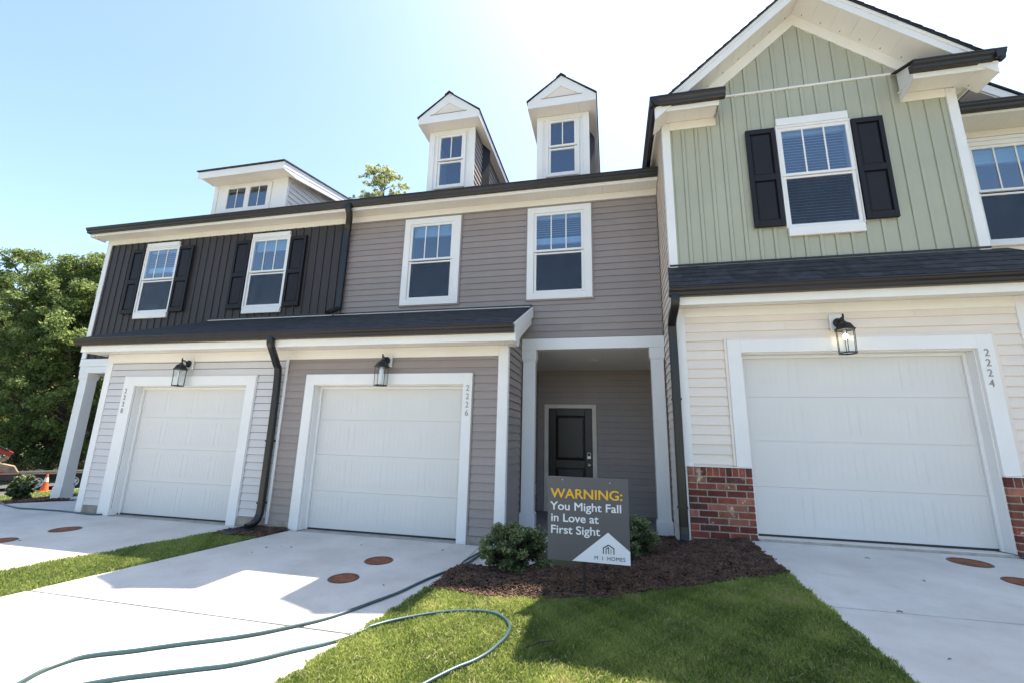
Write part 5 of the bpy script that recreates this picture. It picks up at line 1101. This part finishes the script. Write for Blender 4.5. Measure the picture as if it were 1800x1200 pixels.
for k, (dx, y, s, p, lab) in enumerate(TR):
    t = protos[p] if p not in used else copy_tree(protos[p]); used.add(p)
    x = dx*y; t.location = (x, y, gz(x, y)-.05); t.scale = (s, s, s*rnd.uniform(.95, 1.05)); t.rotation_euler = (0, 0, rnd.uniform(0, 6.28))
    t['label'] = lab or 'leafy woodland tree standing in the shaded rows behind the front trees'; t['category'] = 'tree'; t['group'] = 'woodland trees beyond the side road'
tt = make_tree('tree', 19.2, 4.6, 12.0, 260, 12000, .08, 19, W['leaf_light'], .46, .42); tt.location = (-14.9, 24, 0); tag(tt, 'light airy treetop showing above the gutter behind the roofs', 'tree')
for (x, y, sc, lab) in ((-34, -19, 1.1, 'leafy tree across the street, mirrored in the end house lower sash'), (-45, -24, 1.2, 'farther leafy tree across the street facing the end house')):
    t = copy_tree(protos[0]); t.location = (x, y, -.4); t.scale = (sc, sc, sc); t['label'] = lab; t['group'] = 'trees across the street'
# undergrowth at the wood's edge
R = np.random.default_rng(44); cents = []; rads = []
for k in range(420):
    f_ = R.uniform(-1, 1)*17; q_ = R.uniform(0, 9); p = Vector((-26.0, 15.2, 0))+d*f_+nn*q_; cents.append((p.x, p.y, gz(p.x, p.y)+R.uniform(.1, 1.2+.30*q_))); rads.append(R.uniform(.4, 1.1))
V, F, ti = leaf_cloud(cents, rads, 75000, .075, 45, lambda P, R, idx: .08+R.normal(.1, .18, len(P))+(P[:, 2] < -.7)*.45)
o = bpy.data.objects.new('undergrowth', np_mesh('undergrowth', V, F, W['brush'], ti)); C.objects.link(o); tag(o, 'weedy undergrowth along the foot of the wood', 'undergrowth', kind='stuff')
# shrubs
def shrub(x, y, w_, h, n, seed, label, leaf=.017):
    t = thing('shrub', label, 'shrub', (x, y, gz(x, y)), 'clipped evergreen shrubs in the beds'); rnd = random.Random(seed); b = MB(); z = gz(x, y); cents = []; rads = []
    for k in range(110):
        a = rnd.uniform(0, 6.283); e = rnd.uniform(-.8, 1.0); rr = math.sqrt(max(0, 1-e*e*.9))*rnd.uniform(.4, .92); c_ = (x+math.cos(a)*rr*w_/2, y+math.sin(a)*rr*w_/2, z+h*.47+e*h*.46); cents.append(c_); rads.append(rnd.uniform(.045, .085)*w_/.8)
        b.tube([(x, y, z), ((x+c_[0])/2, (y+c_[1])/2, z+(c_[2]-z)*.6), c_], [.007, .005, .002], 4)
    b.build('stem', W['cord'], t)
    for k in range(16):
        a = rnd.uniform(0, 6.283); e = rnd.uniform(.25, .95); q = math.sqrt(1-e*e)
        for j in range(3): t_ = .92+.09*j; cents.append((x+math.cos(a)*q*t_*w_/2, y+math.sin(a)*q*t_*w_/2, z+h*.47+e*h*.50*t_)); rads.append(.022)
        b_ = cents[-1]; MB().tube([(x+math.cos(a)*q*w_*.3, y+math.sin(a)*q*w_*.3, z+h*.47+e*h*.3), b_], [.004, .0015], 4).build('twig', W['cord'], t)
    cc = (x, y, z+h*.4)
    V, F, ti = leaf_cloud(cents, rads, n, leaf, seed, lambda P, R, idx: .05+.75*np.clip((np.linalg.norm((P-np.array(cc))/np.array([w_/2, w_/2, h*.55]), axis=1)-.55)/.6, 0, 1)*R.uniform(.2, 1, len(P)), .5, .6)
    o = bpy.data.objects.new('foliage', np_mesh('foliage', V, F, W['shrubleaf'], ti)); link(o, t); return t
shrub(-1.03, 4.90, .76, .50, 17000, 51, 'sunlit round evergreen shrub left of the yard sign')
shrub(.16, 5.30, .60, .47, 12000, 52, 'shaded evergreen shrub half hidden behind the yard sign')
shrub(-12.93, 7.6, .50, .55, 7000, 53, 'small dark shrub in the mulch bed by the end porch column', .03)

# ================================================================ TRAILER, MACHINE, CONE
tp = Vector((-22.0, 13.35, 0)); tz = gz(-22, 13.3)+.012
def L2W(a, o_, z): q = tp+d*a+nn*o_; return (q.x, q.y, tz+z)
def obox(b, a0, a1, o0, o1, z0, z1):
    return b.add([L2W(a0, o0, z0), L2W(a1, o0, z0), L2W(a1, o1, z0), L2W(a0, o1, z0), L2W(a0, o0, z1), L2W(a1, o0, z1), L2W(a1, o1, z1), L2W(a0, o1, z1)], [(0, 3, 2, 1), (4, 5, 6, 7), (0, 1, 5, 4), (1, 2, 6, 5), (2, 3, 7, 6), (3, 0, 4, 7)])
tr = thing('equipment_trailer', 'low flat equipment trailer with tandem wheels parked on the side road', 'trailer', (-22, 13.35, tz))
b = MB(); obox(b, -4.2, 3.4, 0.32, 2.1, .56, .70); obox(b, -4.2, 3.4, .30, .34, .50, .76); b.build('deck', W['deck'], tr)
b = MB(); obox(b, -2.2, 2.4, .285, .30, .70, .745); b.build('side_rail', W['tan'], tr)
b = MB(); obox(b, -.45, 1.5, 0.05, .31, .66, .70); b.build('fender', W['deck'], tr)
def lean(a, o_, z): return Vector(L2W(a, o_, z))
for a in (0.0, 1.02):
    for side, of in ((0, .10), (1, 2.05)):
        b = MB(); seg = 24; rings = []
        for rr, oo in ((.20, of), (.34, of), (.37, of+.03), (.37, of+.18), (.34, of+.21), (.20, of+.21)): rings.append([L2W(a+math.cos(2*math.pi*k/seg)*rr, oo, .37+math.sin(2*math.pi*k/seg)*rr) for k in range(seg)])
        b.add([p for r in rings for p in r], [(i*seg+k, i*seg+(k+1) % seg, ((i+1) % 6)*seg+(k+1) % seg, ((i+1) % 6)*seg+k) for i in range(6) for k in range(seg)]); wh = b.build('wheel', W['tyre'], tr, smooth=True)
        b = MB(); rings = []
        for rr, oo in ((.205, of+.02), (.19, of+.05), (.16, of+.06), (.10, of+.035), (.05, of+.0)): rings.append([L2W(a+math.cos(2*math.pi*k/seg)*rr, oo, .37+math.sin(2*math.pi*k/seg)*rr) for k in range(seg)])
        b.add([p for r in rings for p in r], [(i*seg+k, i*seg+(k+1) % seg, (i+1)*seg+(k+1) % seg, (i+1)*seg+k) for i in range(4) for k in range(seg)]+[tuple(4*seg+k for k in range(seg))]); o = b.build('rim', W['rim'], wh, smooth=True)
        for h_ in range(6):
            an = h_*math.pi/3; b = MB(); q = L2W(a+math.cos(an)*.135, of+.045, .37+math.sin(an)*.135); b.lathe([(.022, -.012), (.022, .012)], q, 8, 'y'); b.build('rim_hole', W['deck'], wh)
b = MB(); obox(b, 3.4, 3.5, .4, 2.0, .42, .60); b.build('tail_board', W['deck'], tr)
b = MB(); obox(b, 3.5, 3.53, .55, .75, .46, .56); b.build('tail_light', W['red'], tr)
mc = thing('excavator', 'red compact digging machine with folded boom sitting on the trailer deck', 'digger', (-22.6, 12.4, tz+.7))
def bar(pts, w0, w1, o0, o1, m, nm):
    b = MB(); 
    for (p, q) in zip(pts[:-1], pts[1:]):
        dx_, dz_ = q[0]-p[0], q[1]-p[1]; L = math.hypot(dx_, dz_); nx, nz = -dz_/L, dx_/L
        A = [(p[0]+nx*w0, p[1]+nz*w0), (p[0]-nx*w0, p[1]-nz*w0), (q[0]-nx*w1, q[1]-nz*w1), (q[0]+nx*w1, q[1]+nz*w1)]
        b.loft([L2W(a, o0, z) for a, z in A], [L2W(a, o1, z) for a, z in A])
    return b.build(nm, m, mc, .01)
bar([(-2.6, 2.3), (-1.65, 1.85), (-.86, 1.42)], .12, .09, .8, 1.05, W['red'], 'boom')
bar([(-.92, 1.52), (-.98, 1.25), (-1.75, .98)], .07, .06, .82, 1.0, W['tan'], 'dipper_arm')
bar([(-2.4, 2.45), (-.95, 1.56)], .03, .03, .75, .8, W['tyre'], 'hydraulic_hose'); bar([(-2.1, 1.75), (-1.1, 1.30)], .045, .03, .88, .96, W['rim'], 'hydraulic_ram')
b = MB(); pr = [(-2.0, .72), (-.55, .72), (-.70, .98), (-1.15, 1.12), (-1.9, 1.02)]; b.loft([L2W(a, .75, z) for a, z in pr], [L2W(a, 1.15, z) for a, z in pr]); b.build('bucket', W['tan'], mc, .02)
b = MB(); obox(b, -3.9, -1.9, .7, 1.9, 1.1, 1.75); b.build('engine_body', W['red'], mc, .04)
b = MB(); obox(b, -4.0, -1.6, .45, .8, .71, 1.08); obox(b, -4.0, -1.6, 1.75, 2.05, .71, 1.08); b.build('track', W['tyre'], mc, .12)
b = MB(); obox(b, -1.9, -.9, .35, .40, .74, .80); b.build('blade_edge', W['red'], mc)
cx_, cy_ = -19.6, 12.17; cz = gz(cx_, cy_)+.06
cn = thing('traffic_cone', 'orange traffic cone with a white band standing before the trailer wheels', 'traffic cone', (cx_, cy_, cz))
MB().lathe([(.115, .03), (.085, .22), (.066, .34)], (cx_, cy_, cz), 24).build('cone_body', W['orange'], cn, smooth=True)
MB().lathe([(.0662, .341), (.045, .48)], (cx_, cy_, cz), 24).build('reflective_band', W['signwhite'], cn, smooth=True); MB().lathe([(.044, .481), (.026, .585), (.02, .59)], (cx_, cy_, cz), 24).build('cone_tip', W['orange'], cn, smooth=True)
box('cone_base', W['orange'], cn, cx_-.15, cx_+.15, cy_-.15, cy_+.15, cz, cz+.029, .008)
